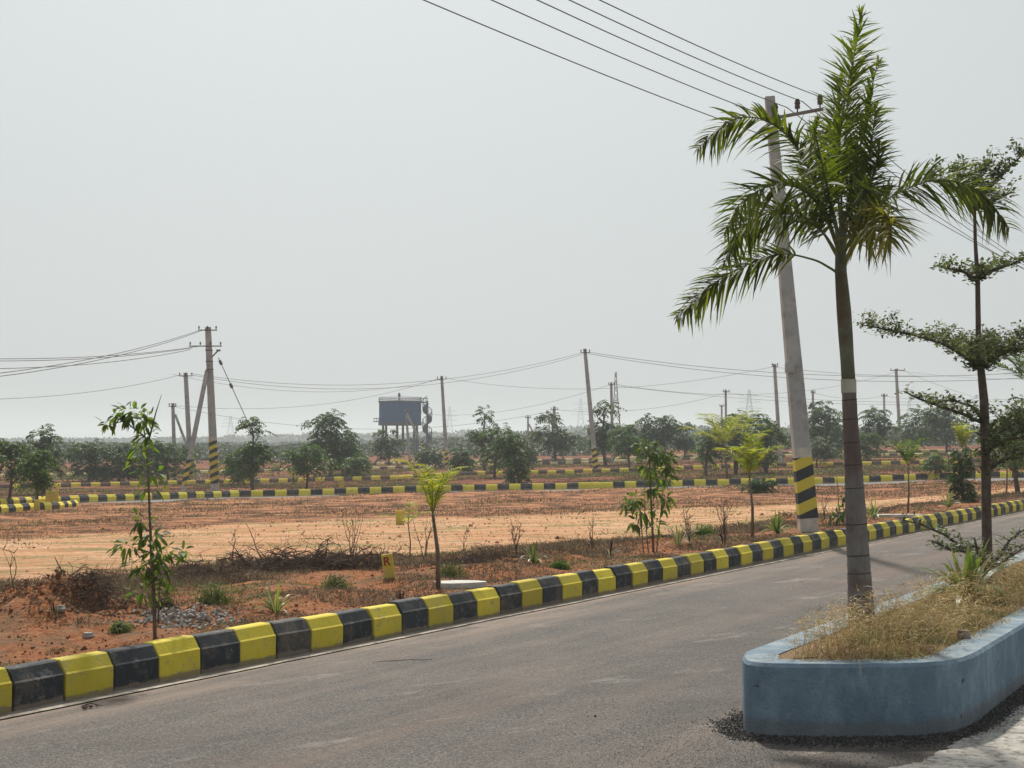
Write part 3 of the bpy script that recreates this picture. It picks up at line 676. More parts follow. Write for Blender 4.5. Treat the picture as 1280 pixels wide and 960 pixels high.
def trunk_mat():
    m, t, b = newmat('palm_trunk')
    wv = noise(t, 4, 6, coord(t, (2.5, 2.5, .6)), .65)
    c = ramp(t, wv, [(.3, (.10, .092, .088)), (.6, (.19, .178, .17)), (.75, (.26, .245, .235))])
    c = mix(t, ramp(t, noise(t, 3, 5, coord(t, (1, 1, 1.6))), [(.5, 0.), (.68, .7)]), c, (.10, .062, .055))
    gz = nd(t, 'ShaderNodeNewGeometry'); sz = nd(t, 'ShaderNodeSeparateXYZ'); t.links.new(gz.outputs['Position'], sz.inputs[0])
    mr = nd(t, 'ShaderNodeMapRange'); mr.inputs['From Min'].default_value = 1.2; mr.inputs['From Max'].default_value = 2.1; t.links.new(sz.outputs['Z'], mr.inputs['Value'])
    c = mix(t, ramp(t, mr.outputs[0], [(.15, 0.), (.3, .5), (.72, .5), (.85, .1)]), c, (.095, .05, .045))
    t.links.new(c, b.inputs['Base Color']); b.inputs['Roughness'].default_value = .85; bump(t, b, noise(t, 30, 6, coord(t, (2, 2, .5))), .8, .015); return m
M['ptrunk'] = trunk_mat()
M['shaft'] = surf('crownshaft', (.075, .09, .055), (.16, .17, .125), 4, .7, .2, 30, (.10, .075, .05), 5., .45, .62)
M['ring'] = surf('trunk_ring', (.05, .045, .042), (.10, .09, .085), 9, .9)
M['band'] = surf('pale_band', (.33, .34, .27), (.42, .42, .34), 9, .8)
py0 = 9.75
def pa(px, py, dy=0): return at(px, py, py0+dy)
bz = pa(1077, 772)
pm = thing('palm_tree', (bz.x, bz.y, PZ-.03), 'tall foxtail palm with bushy fronds growing from the blue planter end', 'palm tree')
K_ = py0/F
axis = [(1078, 790, 17.5), (1076, 760, 16.5), (1075, 735, 15.2), (1073, 700, 14), (1070, 650, 13.2), (1067, 590, 11.2), (1063, 530, 9.6), (1061, 482, 8.8)]
mb = MB(); fine = []
ya = [a[1] for a in axis][::-1]
for yy in np.linspace(790, 482, 70):
    x_ = np.interp(yy, ya, [a[0] for a in axis][::-1]); r_ = np.interp(yy, ya, [a[2] for a in axis][::-1])
    fine.append((x_, yy, r_*(1+.02*math.sin(yy*.35))))
mb.tube([pa(a, b) for a, b, c in fine], [c*K_ for a, b, c in fine], 20)
mb.build('trunk', M['ptrunk'], pm, True)
for ri, yy in enumerate((744, 716, 694, 655, 610, 581, 553, 524, 500)):
    rings = MB()
    x_ = np.interp(yy, ya, [a[0] for a in axis][::-1]); r_ = np.interp(yy, ya, [a[2] for a in axis][::-1])*K_+.0025
    rings.tube([pa(x_+.1, yy+.7), pa(x_, yy-.7)], [r_-.001, r_-.001], 20, cap=True); rings.build('trunk_ring', M['ring'], pm)
b2 = MB(); b2.tube([pa(1061, 491), pa(1060.6, 474)], [8.8*K_+.004]*2, 20); b2.build('leaf_scar_band', M['band'], pm)
sh = MB(); shp = [(1060.5, 474, 8.6), (1059, 450, 8.5), (1057, 420, 9), (1055, 390, 9.1), (1053, 365, 8.4), (1051, 340, 7.4), (1051, 315, 7), (1053, 290, 5.5), (1056, 265, 4)]
sh.tube([pa(a, b) for a, b, c in shp], [c*K_ for a, b, c in shp], 16); sh.build('crownshaft', M['shaft'], pm, True)
fronds = [
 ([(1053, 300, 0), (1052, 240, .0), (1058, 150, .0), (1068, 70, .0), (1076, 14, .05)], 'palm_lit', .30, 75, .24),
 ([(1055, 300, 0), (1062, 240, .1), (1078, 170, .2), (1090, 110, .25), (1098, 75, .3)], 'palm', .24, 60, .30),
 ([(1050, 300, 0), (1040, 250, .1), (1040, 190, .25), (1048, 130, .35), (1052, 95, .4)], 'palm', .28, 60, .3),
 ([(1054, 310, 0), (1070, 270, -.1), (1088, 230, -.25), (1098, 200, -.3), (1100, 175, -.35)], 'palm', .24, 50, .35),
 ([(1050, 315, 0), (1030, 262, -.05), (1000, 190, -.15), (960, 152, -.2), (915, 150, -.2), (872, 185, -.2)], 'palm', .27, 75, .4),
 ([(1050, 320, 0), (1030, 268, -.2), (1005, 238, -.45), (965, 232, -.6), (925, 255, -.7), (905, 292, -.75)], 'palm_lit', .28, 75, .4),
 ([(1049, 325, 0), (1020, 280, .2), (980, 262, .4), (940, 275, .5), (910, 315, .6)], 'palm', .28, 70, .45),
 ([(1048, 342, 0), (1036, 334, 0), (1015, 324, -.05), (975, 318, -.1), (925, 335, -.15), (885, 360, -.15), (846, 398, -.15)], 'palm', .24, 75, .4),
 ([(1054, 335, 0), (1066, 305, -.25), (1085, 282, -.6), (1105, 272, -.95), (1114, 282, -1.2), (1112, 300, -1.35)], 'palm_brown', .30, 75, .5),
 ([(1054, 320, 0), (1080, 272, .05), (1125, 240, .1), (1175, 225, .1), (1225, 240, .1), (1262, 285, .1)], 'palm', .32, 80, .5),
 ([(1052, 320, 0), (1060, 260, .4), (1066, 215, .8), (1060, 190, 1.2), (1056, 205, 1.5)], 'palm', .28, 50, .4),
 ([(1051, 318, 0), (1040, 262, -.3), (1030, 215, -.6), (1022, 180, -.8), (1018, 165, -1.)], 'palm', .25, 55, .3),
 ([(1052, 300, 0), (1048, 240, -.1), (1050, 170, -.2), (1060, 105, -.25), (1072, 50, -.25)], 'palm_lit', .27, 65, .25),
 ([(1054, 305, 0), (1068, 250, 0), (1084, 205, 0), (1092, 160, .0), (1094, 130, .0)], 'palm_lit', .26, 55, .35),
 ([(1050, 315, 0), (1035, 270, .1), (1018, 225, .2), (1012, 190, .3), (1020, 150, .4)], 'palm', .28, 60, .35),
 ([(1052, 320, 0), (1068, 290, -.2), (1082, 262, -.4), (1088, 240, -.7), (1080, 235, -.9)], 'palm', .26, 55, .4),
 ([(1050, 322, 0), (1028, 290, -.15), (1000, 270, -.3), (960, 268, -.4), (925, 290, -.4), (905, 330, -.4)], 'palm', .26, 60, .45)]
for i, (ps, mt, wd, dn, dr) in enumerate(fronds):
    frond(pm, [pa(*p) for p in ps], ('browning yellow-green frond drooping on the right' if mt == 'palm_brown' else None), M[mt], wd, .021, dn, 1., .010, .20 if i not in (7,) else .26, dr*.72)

def small_palm(px, base, cpy, reach, label, mat='leaf_yellow', nf=8, group=None, cpx=None, stemw=.016, up=.9, lw=.016, dens=22, name='young_palm', sw=1.0, cat='palm tree'):
    """sapling palm: stem base at (px,base), crown centre cpy, reach in pixels"""
    g0 = gp(px, base); d = g0.y; k = d/F; cpx = px if cpx is None else cpx; c = at(cpx, cpy, d)
    root = thing(name, g0, label, cat, group)
    mb = MB(); mid = (g0+c)/2+Vector((.02, 0, 0)); mb.tube([g0-Vector((0, 0, .05)), mid, c], [stemw*.95, stemw*.7, stemw*.5], 7); mb.build('trunk', M['bark'], root, True)
    rn_ = random.Random(int(px*7+base))
    for i in range(nf):
        a = 2*math.pi*i/nf+rn_.uniform(-.3, .3); L = reach*k*rn_.uniform(.9, 1.3); el = min(1.45, rn_.uniform(.7, 1.6)*up)
        h = Vector((math.cos(a)*sw, math.sin(a), 0)); p1 = c+h*L*.3*math.cos(el)+Vector((0, 0, L*.42*math.sin(el)+.02)); p2 = c+h*L*.68*math.cos(el)+Vector((0, 0, L*.72*math.sin(el))); p3 = c+h*L*.95*math.cos(el*.9)+Vector((0, 0, L*.92*math.sin(el)-L*.12))
        frond(root, [c, p1, p2, p3], None, M[mat], reach*k*.34, lw*1.15, int(dens*1.2), .45, .005, .12, .35)
    return root

# ------------------------------------------------------------------ broadleaf plants and trees
def ell(c, r, n, shell=.35, topb=0.):
    d = nrm(RNG.normal(size=(n, 3))); 
    if topb: d[:, 2] = np.where(RNG.random(n) < topb, abs(d[:, 2]), d[:, 2])
    k = (shell+(1-shell)*RNG.random(n)**.6)[:, None]
    return np.array(c)+d*k*np.array(r), d
def sapling(name, stem, clusters, mat, label, leaf=(.11, .045), depth=None, stemr=(.016, .006), bark='bark', twig=True, cat='sapling', pinn=None, stems=None, group=None):
    """stem: pixel polyline from the base; clusters: (px,py,rx,ry,n)"""
    g0 = gp(*stem[0]); d = depth or g0.y; k = d/F; root = thing(name, g0, label, cat, group)
    mb = MB(); n_ = len(stem); allst = [stem]+(stems or [])
    for st_ in allst:
        pts = [at(a, b, d+.03*i*(.5-RNG.random())) for i, (a, b) in enumerate(st_)]; pts[0] = pts[0]-Vector((0, 0, .06))
        mb.tube(pts, [(stemr[0]+(stemr[1]-stemr[0])*i/(len(st_)-1))*(.62 if st_ is stem else .3) for i in range(len(st_))], 7)
    lb = LB()
    for (a, b, rx, ry, n) in clusters:
        n = int(n*1.9)
        c = at(a, b, d); 
        # twig from nearest stem point (below) to the cluster
        best = min((p for st_ in allst for p in zip([q[0] for q in st_], [q[1] for q in st_])), key=lambda p: abs(p[0]-a)+abs(p[1]-(b+8)))
        # interpolate along stem
        cand = []
        for st_ in allst:
            for (x0, y0), (x1, y1) in zip(st_, st_[1:]):
                for f in (0, .25, .5, .75, 1): cand.append((x0+(x1-x0)*f, y0+(y1-y0)*f))
        best = min(cand, key=lambda p: (p[0]-a)**2+(p[1]-(b+ry*.8))**2)
        s0 = at(best[0], best[1], d)
        for _ in range(3):
            e = c+Vector((RNG.normal()*rx*k*.5, RNG.normal()*rx*k*.5, RNG.normal()*ry*k*.4)); m_ = (s0+e)/2+Vector((0, 0, -.015))
            mb.tube([s0, m_, e], [stemr[1]*.5, stemr[1]*.35, stemr[1]*.2], 5)
        P, D = ell(c, (rx*k, rx*k*.9, ry*k), n, .2)
        D = D+np.array([0, 0, -.15])+RNG.normal(size=D.shape)*.35
        if pinn: lb.pinnate(P, D, pinn[0]*RNG.uniform(.7, 1.2, n), leaf[0], leaf[1], pinn[1], .4)
        else: lb.add(P, D, leaf[0]*RNG.uniform(.6, 1.2, n), leaf[1]*RNG.uniform(.7, 1.1, n), RNG.uniform(.1, .6, n), LEAF)
    mb.build('trunk', M[bark], root, True); lb.build('foliage', M[mat], root)
    return root
def tree(px, base, top, w, label, mat='leaf_mid', dens=1., style='tier', lean=0., trunkf=.35, name='tree', group=None, depth=None, nstem=1, cat='tree', seed=None, leafpx=5., bark='bark_dark'):
    """mid-distance tree standing on the terrain: pixel base, top and width"""
    rn_ = random.Random(seed if seed is not None else int(px*13+base*7)); g0 = gp(px, base)
    if depth: g0 = at(px, base, depth); g0.z = tz(g0.x, g0.y)
    d = g0.y; k = d/F; T = at(px+lean, top, d); H = T.z-g0.z; Wd = w*k/2*.92
    root = thing(name, g0, label, cat, group)
    mb = MB(); lb = LB(); r0 = max(.022*H+.01, .02); lx = lean*k
    def axp(f): return g0+Vector((lx*f+.03*H*math.sin(f*5+px), .02*H*math.sin(f*4+base), H*f))
    for sN in range(nstem):
        sp = (sN-(nstem-1)/2)*Wd*.55
        mb.tube([axp(0)+Vector((0, 0, -.1))]+[axp(f)+Vector((sp*f*1.2, 0, 0)) for f in (.15, .35, .55, .75, .9)], [r0*1.2, r0, r0*.85, r0*.6, r0*.4, r0*.15], 7)
    cl = []
    if style == 'tier':       # layered flat clumps on spreading limbs
        nt_ = 6+int(H*1.3)
        for i in range(nt_):
            f = trunkf+(.95-trunkf)*i/(nt_-1); wf = math.sin(math.pi*min(.96, .22+.75*(f-trunkf)/(1-trunkf)))**.7
            for j in range(2 if f < .85 else 1):
                a = rn_.uniform(0, 6.28); rr_ = Wd*wf*rn_.uniform(.2, .95); cl.append((axp(f)+Vector((math.cos(a)*rr_, math.sin(a)*rr_, rn_.uniform(-.04, .04)*H)), Wd*rn_.uniform(.2, .42)*(.6+.4*wf), H*rn_.uniform(.03, .07)))
    elif style == 'round':
        for i in range(16):
            f = trunkf+(1-trunkf)*rn_.uniform(.12, .93); wf = math.sin(math.pi*min(.97, .15+.8*(f-trunkf)/(1-trunkf)))**.5
            a = rn_.uniform(0, 6.28); rr_ = Wd*wf*rn_.uniform(.2, .95); cl.append((axp(f)+Vector((math.cos(a)*rr_, math.sin(a)*rr_, 0)), Wd*rn_.uniform(.2, .4), H*rn_.uniform(.05, .11)))
    elif style == 'double':   # a tuft on top of a bare length, bushier below
        for i in range(12):
            f = rn_.uniform(trunkf, .62); a = rn_.uniform(0, 6.28); rr_ = Wd*rn_.uniform(.1, .7); cl.append((axp(f)+Vector((math.cos(a)*rr_, math.sin(a)*rr_, 0)), Wd*rn_.uniform(.3, .5), H*rn_.uniform(.05, .1)))
        for i in range(4):
            f = rn_.uniform(.8, .95); a = rn_.uniform(0, 6.28); rr_ = Wd*rn_.uniform(.0, .35); cl.append((axp(f)+Vector((math.cos(a)*rr_, math.sin(a)*rr_, 0)), Wd*rn_.uniform(.2, .4), H*rn_.uniform(.03, .06)))
    elif style == 'column':
        for i in range(14):
            f = trunkf+(1-trunkf)*i/14; cl.append((axp(f)+Vector((rn_.uniform(-.3, .3)*Wd, rn_.uniform(-.3, .3)*Wd, 0)), Wd*rn_.uniform(.5, .85)*(1-.35*f), H*.05))
    ll = leafpx*k
    for c, rw, rh in cl:
        rw *= .86
        f0 = max(.08, (c.z-g0.z)/H-rn_.uniform(.08, .2)); s0 = axp(f0); mid = s0.lerp(c, .55)+Vector((0, 0, -.02*H))
        mb.tube([s0, mid, c], [r0*.38, r0*.25, r0*.1], 5)
        n = int(max(8, 19*dens*(rw*rw/(ll*ll*9))**.5*2))
        P, D = ell(c, (rw, rw, rh), n, .25, .6); D = D*np.array([1, 1, .5])+np.array([0, 0, .12])
        lb.pinnate(P, D, ll*2.7*RNG.uniform(.7, 1.3, n), ll*.95, ll*.36, 4, .5)
    mb.build('trunk', M[bark], root, True); lb.build('crown', M[mat], root)
    return root

# near saplings -----------------------------------------------------
sapling('sapling', [(194, 799), (192, 740), (189, 690), (187, 640), (185, 590), (183, 555), (178, 528)],
 [(165, 516, 22, 9, 30), (150, 522, 14, 6, 14), (182, 524, 12, 10, 16), (133, 530, 8, 4, 6), (184, 545, 12, 5, 9), (177, 560, 14, 5, 6), (185, 592, 22, 10, 9), (172, 580, 8, 5, 4), (186, 610, 10, 8, 5), (176, 650, 12, 12, 14), (190, 668, 17, 10, 22), (160, 682, 20, 9, 20), (200, 690, 20, 10, 22), (228, 690, 10, 6, 9), (180, 706, 22, 9, 20), (204, 722, 20, 9, 18), (182, 740, 22, 10, 18), (196, 700, 24, 20, 20)],
 'leaf_fresh', 'slender leafy sapling at the left behind the kerb, tuft of leaves on top', (.085, .028), stemr=(.024, .006), stems=[[(198, 770), (199, 735), (203, 700)], [(186, 540), (195, 515), (202, 493)], [(180, 535), (155, 526), (128, 534)]])
sapling('sapling', [(817, 690), (815, 650), (813, 610), (812, 575), (810, 552)],
 [(806, 556, 14, 8, 22), (822, 566, 16, 10, 30), (834, 573, 10, 8, 18), (812, 583, 18, 10, 30), (826, 597, 15, 10, 24), (836, 585, 9, 9, 12), (815, 612, 12, 8, 14), (792, 624, 12, 7, 18), (783, 632, 8, 8, 10), (800, 638, 14, 9, 18), (824, 634, 14, 8, 14), (833, 622, 7, 6, 10), (818, 655, 14, 9, 12), (794, 652, 9, 7, 8)],
 'leaf_fresh', 'leafy sapling with several thin stems behind the middle of the kerb', (.12, .042), stemr=(.028, .008), stems=[[(805, 692), (801, 650), (797, 628)], [(811, 690), (806, 640), (806, 600)], [(820, 690), (826, 640), (830, 590)]])
sapling('sapling', [(1050, 657), (1048, 625), (1046, 596)], [(1052, 640, 12, 10, 24), (1044, 648, 10, 7, 14), (1056, 620, 6, 6, 6)], 'leaf_dark', 'small bare-topped sapling just left of the palm trunk', (.13, .05), stemr=(.02, .008), stems=[[(1053, 655), (1056, 620), (1058, 598)]])
small_palm(548, 736, 643, 80, 'yellow-green young palm with a thin leaning stem beside the R stone', 'leaf_yellow', 8, cpx=541, stemw=.03, lw=.010, dens=24, sw=.85, up=.9)
small_palm(941, 673, 598, 70, 'young palm with upright yellow fronds left of the leaning striped pole', 'leaf_yellow', 9, cpx=937, stemw=.03, up=1.0, lw=.015, sw=.8, dens=26)
small_palm(910, 604, 560, 58, 'broad yellow-leaved palm on the far kerb left of the leaning striped pole', 'leaf_yellow', 13, stemw=.07, lw=.03, cpx=905, dens=30, up=.75)
small_palm(1135, 641, 582, 40, 'small feathery palm sapling between the big palm and the tiered tree', 'leaf_fresh', 9, stemw=.025, lw=.022, up=.7)
small_palm(1203, 614, 562, 38, 'yellowing palm fronds rising just behind the vine covered stem', 'leaf_yellow', 7, stemw=.04, lw=.025, up=1.1, sw=.6)
small_palm(1258, 618, 568, 32, 'thin young palm at the right edge beyond the tiered tree', 'leaf_fresh', 8, stemw=.03, lw=.022)
small_palm(512, 700, 655, 42, 'half dead little palm with hanging fronds behind the R stone', 'leaf_yellow', 4, cpx=510, stemw=.012, lw=.014, dens=14, up=.5)
tree(1202, 626, 560, 26, 'dense leafy column of vines on a stem left of the tiered tree', 'leaf_dark', 1.5, 'column', trunkf=.05, name='vine_column', leafpx=4.5, cat='shrub')
tree(948, 616, 598, 36, 'low dark green bush at the foot of the first far kerb', 'leaf_dark', 1.2, 'round', trunkf=.0, name='bush', leafpx=4, cat='bush')

# trees in the middle distance ---------------------------------------
G1 = 'young trees along the far kerbs'
tree(12, 632, 552, 62, 'round leafed green tree cut by the left edge of the picture', 'leaf_mid', 1.2, 'round', group=G1)
tree(44, 636, 566, 40, 'small dark tree between the edge tree and the feathery forked tree', 'leaf_mid', 1.2, 'round', group=G1, trunkf=.3)
tree(52, 618, 537, 84, 'feathery forked tree, second tree from the left edge', 'leaf_dark', 1., 'tier', group=G1, trunkf=.35, nstem=2)
tree(112, 604, 552, 62, 'dense dark tree left in the clump behind the left sapling', 'leaf_dark', 1.3, 'round', group=G1, trunkf=.1)
tree(150, 603, 553, 66, 'dense dark tree in the middle of the clump behind the left sapling', 'leaf_dark', 1.4, 'round', group=G1, trunkf=.1)
tree(208, 604, 549, 70, 'bushy green tree behind the left sapling, nearest the struts of the utility poles', 'leaf_mid', 1.3, 'round', group=G1, trunkf=.15)
tree(318, 616, 524, 56, 'tree with a separate leafy tuft on top, right of the double-arm pole', 'leaf_mid', 1.1, 'double', group=G1, lean=-6)
tree(298, 607, 572, 34, 'low bushy tree beside the tufted tree at the stay wire', 'leaf_mid', 1.2, 'round', group=G1, trunkf=.15)
tree(383, 612, 555, 62, 'umbrella shaped small tree standing on the first far kerb', 'leaf_mid', 1.1, 'tier', group=G1, trunkf=.45)
tree(414, 596, 514, 76, 'largest dark feathery tree left of the water tower', 'leaf_dark', 1.2, 'tier', group=G1, trunkf=.25, lean=-3)
tree(428, 594, 546, 52, 'lower feathery tree right against the largest tree left of the tower', 'leaf_dark', 1.1, 'tier', group=G1, trunkf=.3)
tree(446, 600, 573, 24, 'tiny bush-like tree on the kerb left of the water tower', 'leaf_mid', 1.1, 'round', group=G1, trunkf=.2)
tree(485, 584, 538, 26, 'small cone shaped tree in front of the left leg of the water tower', 'leaf_dark', 1.1, 'tier', group=G1, trunkf=.3)
tree(536, 586, 564, 26, 'small round tree right of the tower, before the slim striped pole', 'leaf_dark', 1.1, 'round', group=G1, trunkf=.2)
tree(577, 593, 562, 18, 'narrow little dark tree right of the slim striped pole', 'leaf_dark', 1.2, 'column', group=G1, trunkf=.15)
tree(620, 598, 530, 52, 'light green spreading tree left of the drooping dark column', 'leaf_mid', 1.1, 'tier', group=G1, trunkf=.3)
tree(606, 590, 511, 26, 'thin tree with a small tuft on a bent bare stem', 'leaf_dark', .8, 'double', group=G1, trunkf=.5, lean=-2)
tree(652, 606, 540, 24, 'dark drooping narrow tree leaning left on the first far kerb', 'leaf_dark', 1.4, 'column', group=G1, lean=-20, trunkf=.05)
tree(692, 580, 515, 50, 'dark flat topped tree in front of a pole, left of the tall leaning pole', 'leaf_dark', 1., 'double', group=G1, trunkf=.25)
tree(660, 588, 545, 26, 'pale small tree between the drooping tree and the flat tuft tree', 'leaf_grey', 1., 'round', group=G1, trunkf=.2)
tree(757, 582, 500, 42, 'tall thin tree with a big top tuft just right of the tall leaning pole', 'leaf_dark', 1.1, 'double', group=G1, trunkf=.3, lean=-4)
tree(786, 586, 534, 36, 'small tree with slanting stem, second right of the tall leaning pole', 'leaf_mid', 1.1, 'tier', group=G1, trunkf=.4, lean=-6)
tree(806, 576, 523, 46, 'dark tree behind the leafy many-stemmed sapling, left of two', 'leaf_dark', 1.1, 'tier', group=G1, trunkf=.2)
tree(830, 575, 522, 42, 'dark tree behind the leafy many-stemmed sapling, right of two', 'leaf_dark', 1.1, 'round', group=G1, trunkf=.25)
tree(855, 573, 531, 18, 'slim dark tree with a small ball top before the yellow palm', 'leaf_dark', 1., 'double', group=G1, trunkf=.3)
tree(884, 594, 524, 30, 'green tree mostly hidden by the broad yellow palm', 'leaf_mid', 1.1, 'round', group=G1, trunkf=.2)
tree(922, 592, 519, 58, 'broad green tree behind the young palm with upright fronds', 'leaf_mid', 1.3, 'round', group=G1, trunkf=.15, nstem=2)
tree(956, 592, 516, 60, 'broad green tree touching the left side of the leaning striped pole', 'leaf_mid', 1.3, 'tier', group=G1, trunkf=.2, nstem=2)
tree(1026, 572, 502, 66, 'wide dark green tree between the striped pole and the palm trunk', 'leaf_dark', 1.3, 'tier', group=G1, trunkf=.15, nstem=2)
tree(1046, 570, 512, 44, 'dark tree seen just left of the palm trunk', 'leaf_dark', 1.2, 'round', group=G1, trunkf=.15)
tree(1022, 584, 548, 40, 'grey-green small tree before the wide dark tree beside the palm trunk', 'leaf_grey', 1., 'round', group=G1, trunkf=.25)
tree(1098, 572, 508, 50, 'airy tree right of the palm trunk in front of the far poles', 'leaf_dark', 1., 'tier', group=G1, trunkf=.3)
tree(1083, 576, 540, 26, 'low tree directly right of the palm trunk', 'leaf_mid', 1., 'round', group=G1, trunkf=.2)
tree(1148, 566, 512, 44, 'dark green tree left of two behind the tiered tree', 'leaf_dark', 1.2, 'round', group=G1, trunkf=.15)
tree(1182, 566, 507, 62, 'dark green tree right of two behind the tiered tree', 'leaf_dark', 1.3, 'round', group=G1, trunkf=.15)
tree(1272, 616, 500, 70, 'leafy green tree at the right edge behind the tiered tree', 'leaf_mid', 1.3, 'tier', group=G1, trunkf=.3)
tree(1168, 600, 568, 26, 'small sparse tree on the second far kerb left of the vine column', 'leaf_mid', .8, 'tier', group=G1, trunkf=.45)
small_palm(1285, 640, 480, 70, 'palm fronds reaching in from the right edge beside the tiered tree', 'leaf_fresh', 9, stemw=.07, lw=.03, dens=34, up=.6)

# ------------------------------------------------------------------ tiered tree in the planter
dT = 12.6; kT = dT/F
def pt_(px, py, dy=0): return at(px, py, dT+dy)
tb = pt_(1238, 735)
tr_ = thing('tiered_tree', (tb.x, tb.y, PZ-.03), 'tall thin tree with flat layered branches growing in the blue planter', 'tree')
mb = MB(); trunkp = [(1239, 742), (1238, 725), (1234, 690), (1233, 640), (1232, 560), (1230, 500), (1226, 460), (1223, 420), (1222, 350), (1219, 300), (1218, 240), (1219, 205)]
mb.tube([pt_(*p) for p in trunkp], [r_*kT for r_ in (9, 7.5, 6.3, 6, 5.8, 5.4, 4.6, 3.4, 3.0, 2.2, 1.7, .8)], 12)
mb.build('trunk', M['bark_dark'], tr_, True)
def tier(root_px, limbs, thick, dens, label=None, mat='leaf_olive', leafL=.045, spread=.16):
    """limbs: pixel polylines (px,py,dy) from the trunk"""
    mb = MB(); lb = LB()
    for lm in limbs:
        pts = [pt_(*p) for p in lm]; n_ = len(pts); mb.tube(pts, [(2.0*(1-i/n_)+.35)*kT for i in range(n_)], 6)
        for i in range(1, n_):
            a, b = pts[i-1], pts[i]; L = (b-a).length; nn = max(2, int(L/.05))
            for j in range(nn):
                c = a.lerp(b, (j+RNG.random())/nn); fr = (i-1+j/nn)/(n_-1)
                wd = spread*(.35+1.0*math.sin(math.pi*min(1, .2+.75*fr)))
                for _ in range(3):
                    ang_ = RNG.uniform(0, 6.28); e = c+Vector((math.cos(ang_)*wd*RNG.uniform(.3, 1.1), math.sin(ang_)*wd*RNG.uniform(.3, 1.4), RNG.uniform(-.2, 1.)*thick*kT))
                    mb.tube([c, c.lerp(e, .5)+Vector((0, 0, .008)), e], [.003, .002, .001], 4)
                    m_ = int(22*dens); tt_ = RNG.random((m_, 1)); P = np.array(c)*(1-tt_)+np.array(e)*tt_+RNG.normal(size=(m_, 3))*[.025, .025, .018]
                    D = RNG.normal(size=(m_, 3)); D[:, 2] = abs(D[:, 2])*.6
                    lb.add(P, D, leafL*RNG.uniform(.6, 1.2, m_), leafL*.55, .15, QUAD)
    br = mb.build('branch', M['bark_dark'], tr_, True)
    lo = lb.build('leaf_layer', M[mat], tr_)
    if label: lo['label'] = label
tier(0, [[(1226, 462, 0), (1205, 445, 0), (1180, 430, -.1), (1140, 418, -.2), (1100, 410, -.25), (1076, 406, -.3)],
         [(1226, 460, 0), (1212, 442, .2), (1195, 430, .5), (1170, 422, .8)],
         [(1226, 462, 0), (1245, 440, .1), (1270, 425, .2), (1300, 415, .3), (1330, 405, .3)],
         [(1226, 460, 0), (1240, 445, -.3), (1262, 438, -.6), (1285, 436, -.9)],
         [(1226, 460, 0), (1222, 444, -.4), (1215, 438, -.8)], [(1226, 458, 0), (1230, 436, .5), (1240, 424, 1.)]], 24, 1.0, leafL=.038)
tier(0, [[(1222, 352, 0), (1205, 340, -.05), (1185, 335, -.1), (1172, 332, -.1)], [(1222, 350, 0), (1240, 338, 0), (1265, 330, .1), (1285, 322, .1)], [(1222, 350, 0), (1225, 338, .4), (1240, 332, .6)]], 16, .6, spread=.10)
tier(0, [[(1219, 262, 0), (1200, 240, 0), (1175, 225, -.1), (1155, 222, -.1)], [(1219, 258, 0), (1235, 235, 0), (1255, 215, 0), (1282, 190, .1)], [(1219, 240, 0), (1222, 222, .1), (1235, 205, .2)], [(1219, 262, 0), (1240, 252, -.3), (1265, 240, -.4)], [(1219, 250, 0), (1205, 225, .3), (1195, 212, .5)]], 26, .8, spread=.14)
tier(0, [[(1231, 530, 0), (1205, 518, -.1), (1175, 508, -.1), (1145, 497, -.2), (1130, 489, -.2)], [(1231, 528, 0), (1215, 508, .3), (1190, 500, .5), (1165, 502, .6)]], 12, .35, spread=.12)
tier(0, [[(1231, 560, 0), (1250, 540, 0), (1275, 528, .1), (1310, 520, .2)], [(1231, 570, 0), (1245, 555, -.3), (1268, 548, -.5), (1290, 545, -.7)], [(1231, 560, 0), (1250, 530, .5), (1280, 515, .8)], [(1231, 590, 0), (1255, 575, .2), (1285, 565, .3)]], 26, .55, spread=.17, mat='leaf_olive')
tier(0, [[(1238, 718, 0), (1210, 690, -.2), (1180, 668, -.3), (1150, 655, -.4), (1128, 650, -.4)], [(1238, 715, 0), (1222, 690, -.3), (1218, 672, -.4)], [(1238, 720, 0), (1255, 700, -.1), (1285, 682, -.1)], [(1238, 712, 0), (1262, 675, .2), (1290, 655, .3)], [(1210, 690, -.2), (1190, 688, -.5), (1165, 676, -.6)]], 10, .22, 'sparse nearly bare lowest branches', spread=.12)

# ------------------------------------------------------------------ strap leaved clumps
def lily(px, py, hpx, wpx, n, label, mat='lily', z=None, w=.045, group='strap leaved clumps beside the kerb', base=None, cat='plant', name='strap_leaf_plant'):
    g0 = base or gp(px, py); k = g0.y/F; root = thing(name, g0, label, cat, group)
    lb = LB(); lb2 = LB()
    for i in range(n):
        a = RNG.uniform(0, 6.28); el = RNG.uniform(.25, 1.4); L = hpx*k*RNG.uniform(1.1, 1.8); D = np.array([[math.cos(a)*math.cos(el)*wpx/hpx, math.sin(a)*math.cos(el), math.sin(el)+.35]])
        P = np.array([[g0.x+math.cos(a)*.02, g0.y+math.sin(a)*.02, g0.z]])
        (lb2 if i % 5 == 4 else lb).add(P, D, L, w*RNG.uniform(.7, 1.1), .55*math.cos(el)+.12, [.7, .95, 1, .95, .7, .4, .03], side=np.array([[-math.sin(a), math.cos(a), RNG.normal()*.2]]))
    lb.build('leaves', M[mat], root); 
    if lb2.n: lb2.build('pale_leaves', M['lily_pale'], root)
lily(345, 766, 34, 34, 26, 'bright green strap leaved clump behind the kerb at lower left', w=.022)
lily(668, 703, 26, 24, 24, 'green strap leaved clump right of the white slab', w=.025)
lily(972, 667, 26, 28, 34, 'dense green strap leaved clump at the foot of the leaning striped pole', w=.035)
lily(848, 683, 30, 36, 16, 'sparse half dry strap leaved clump right of the many-stemmed sapling', 'lily_pale', w=.03)
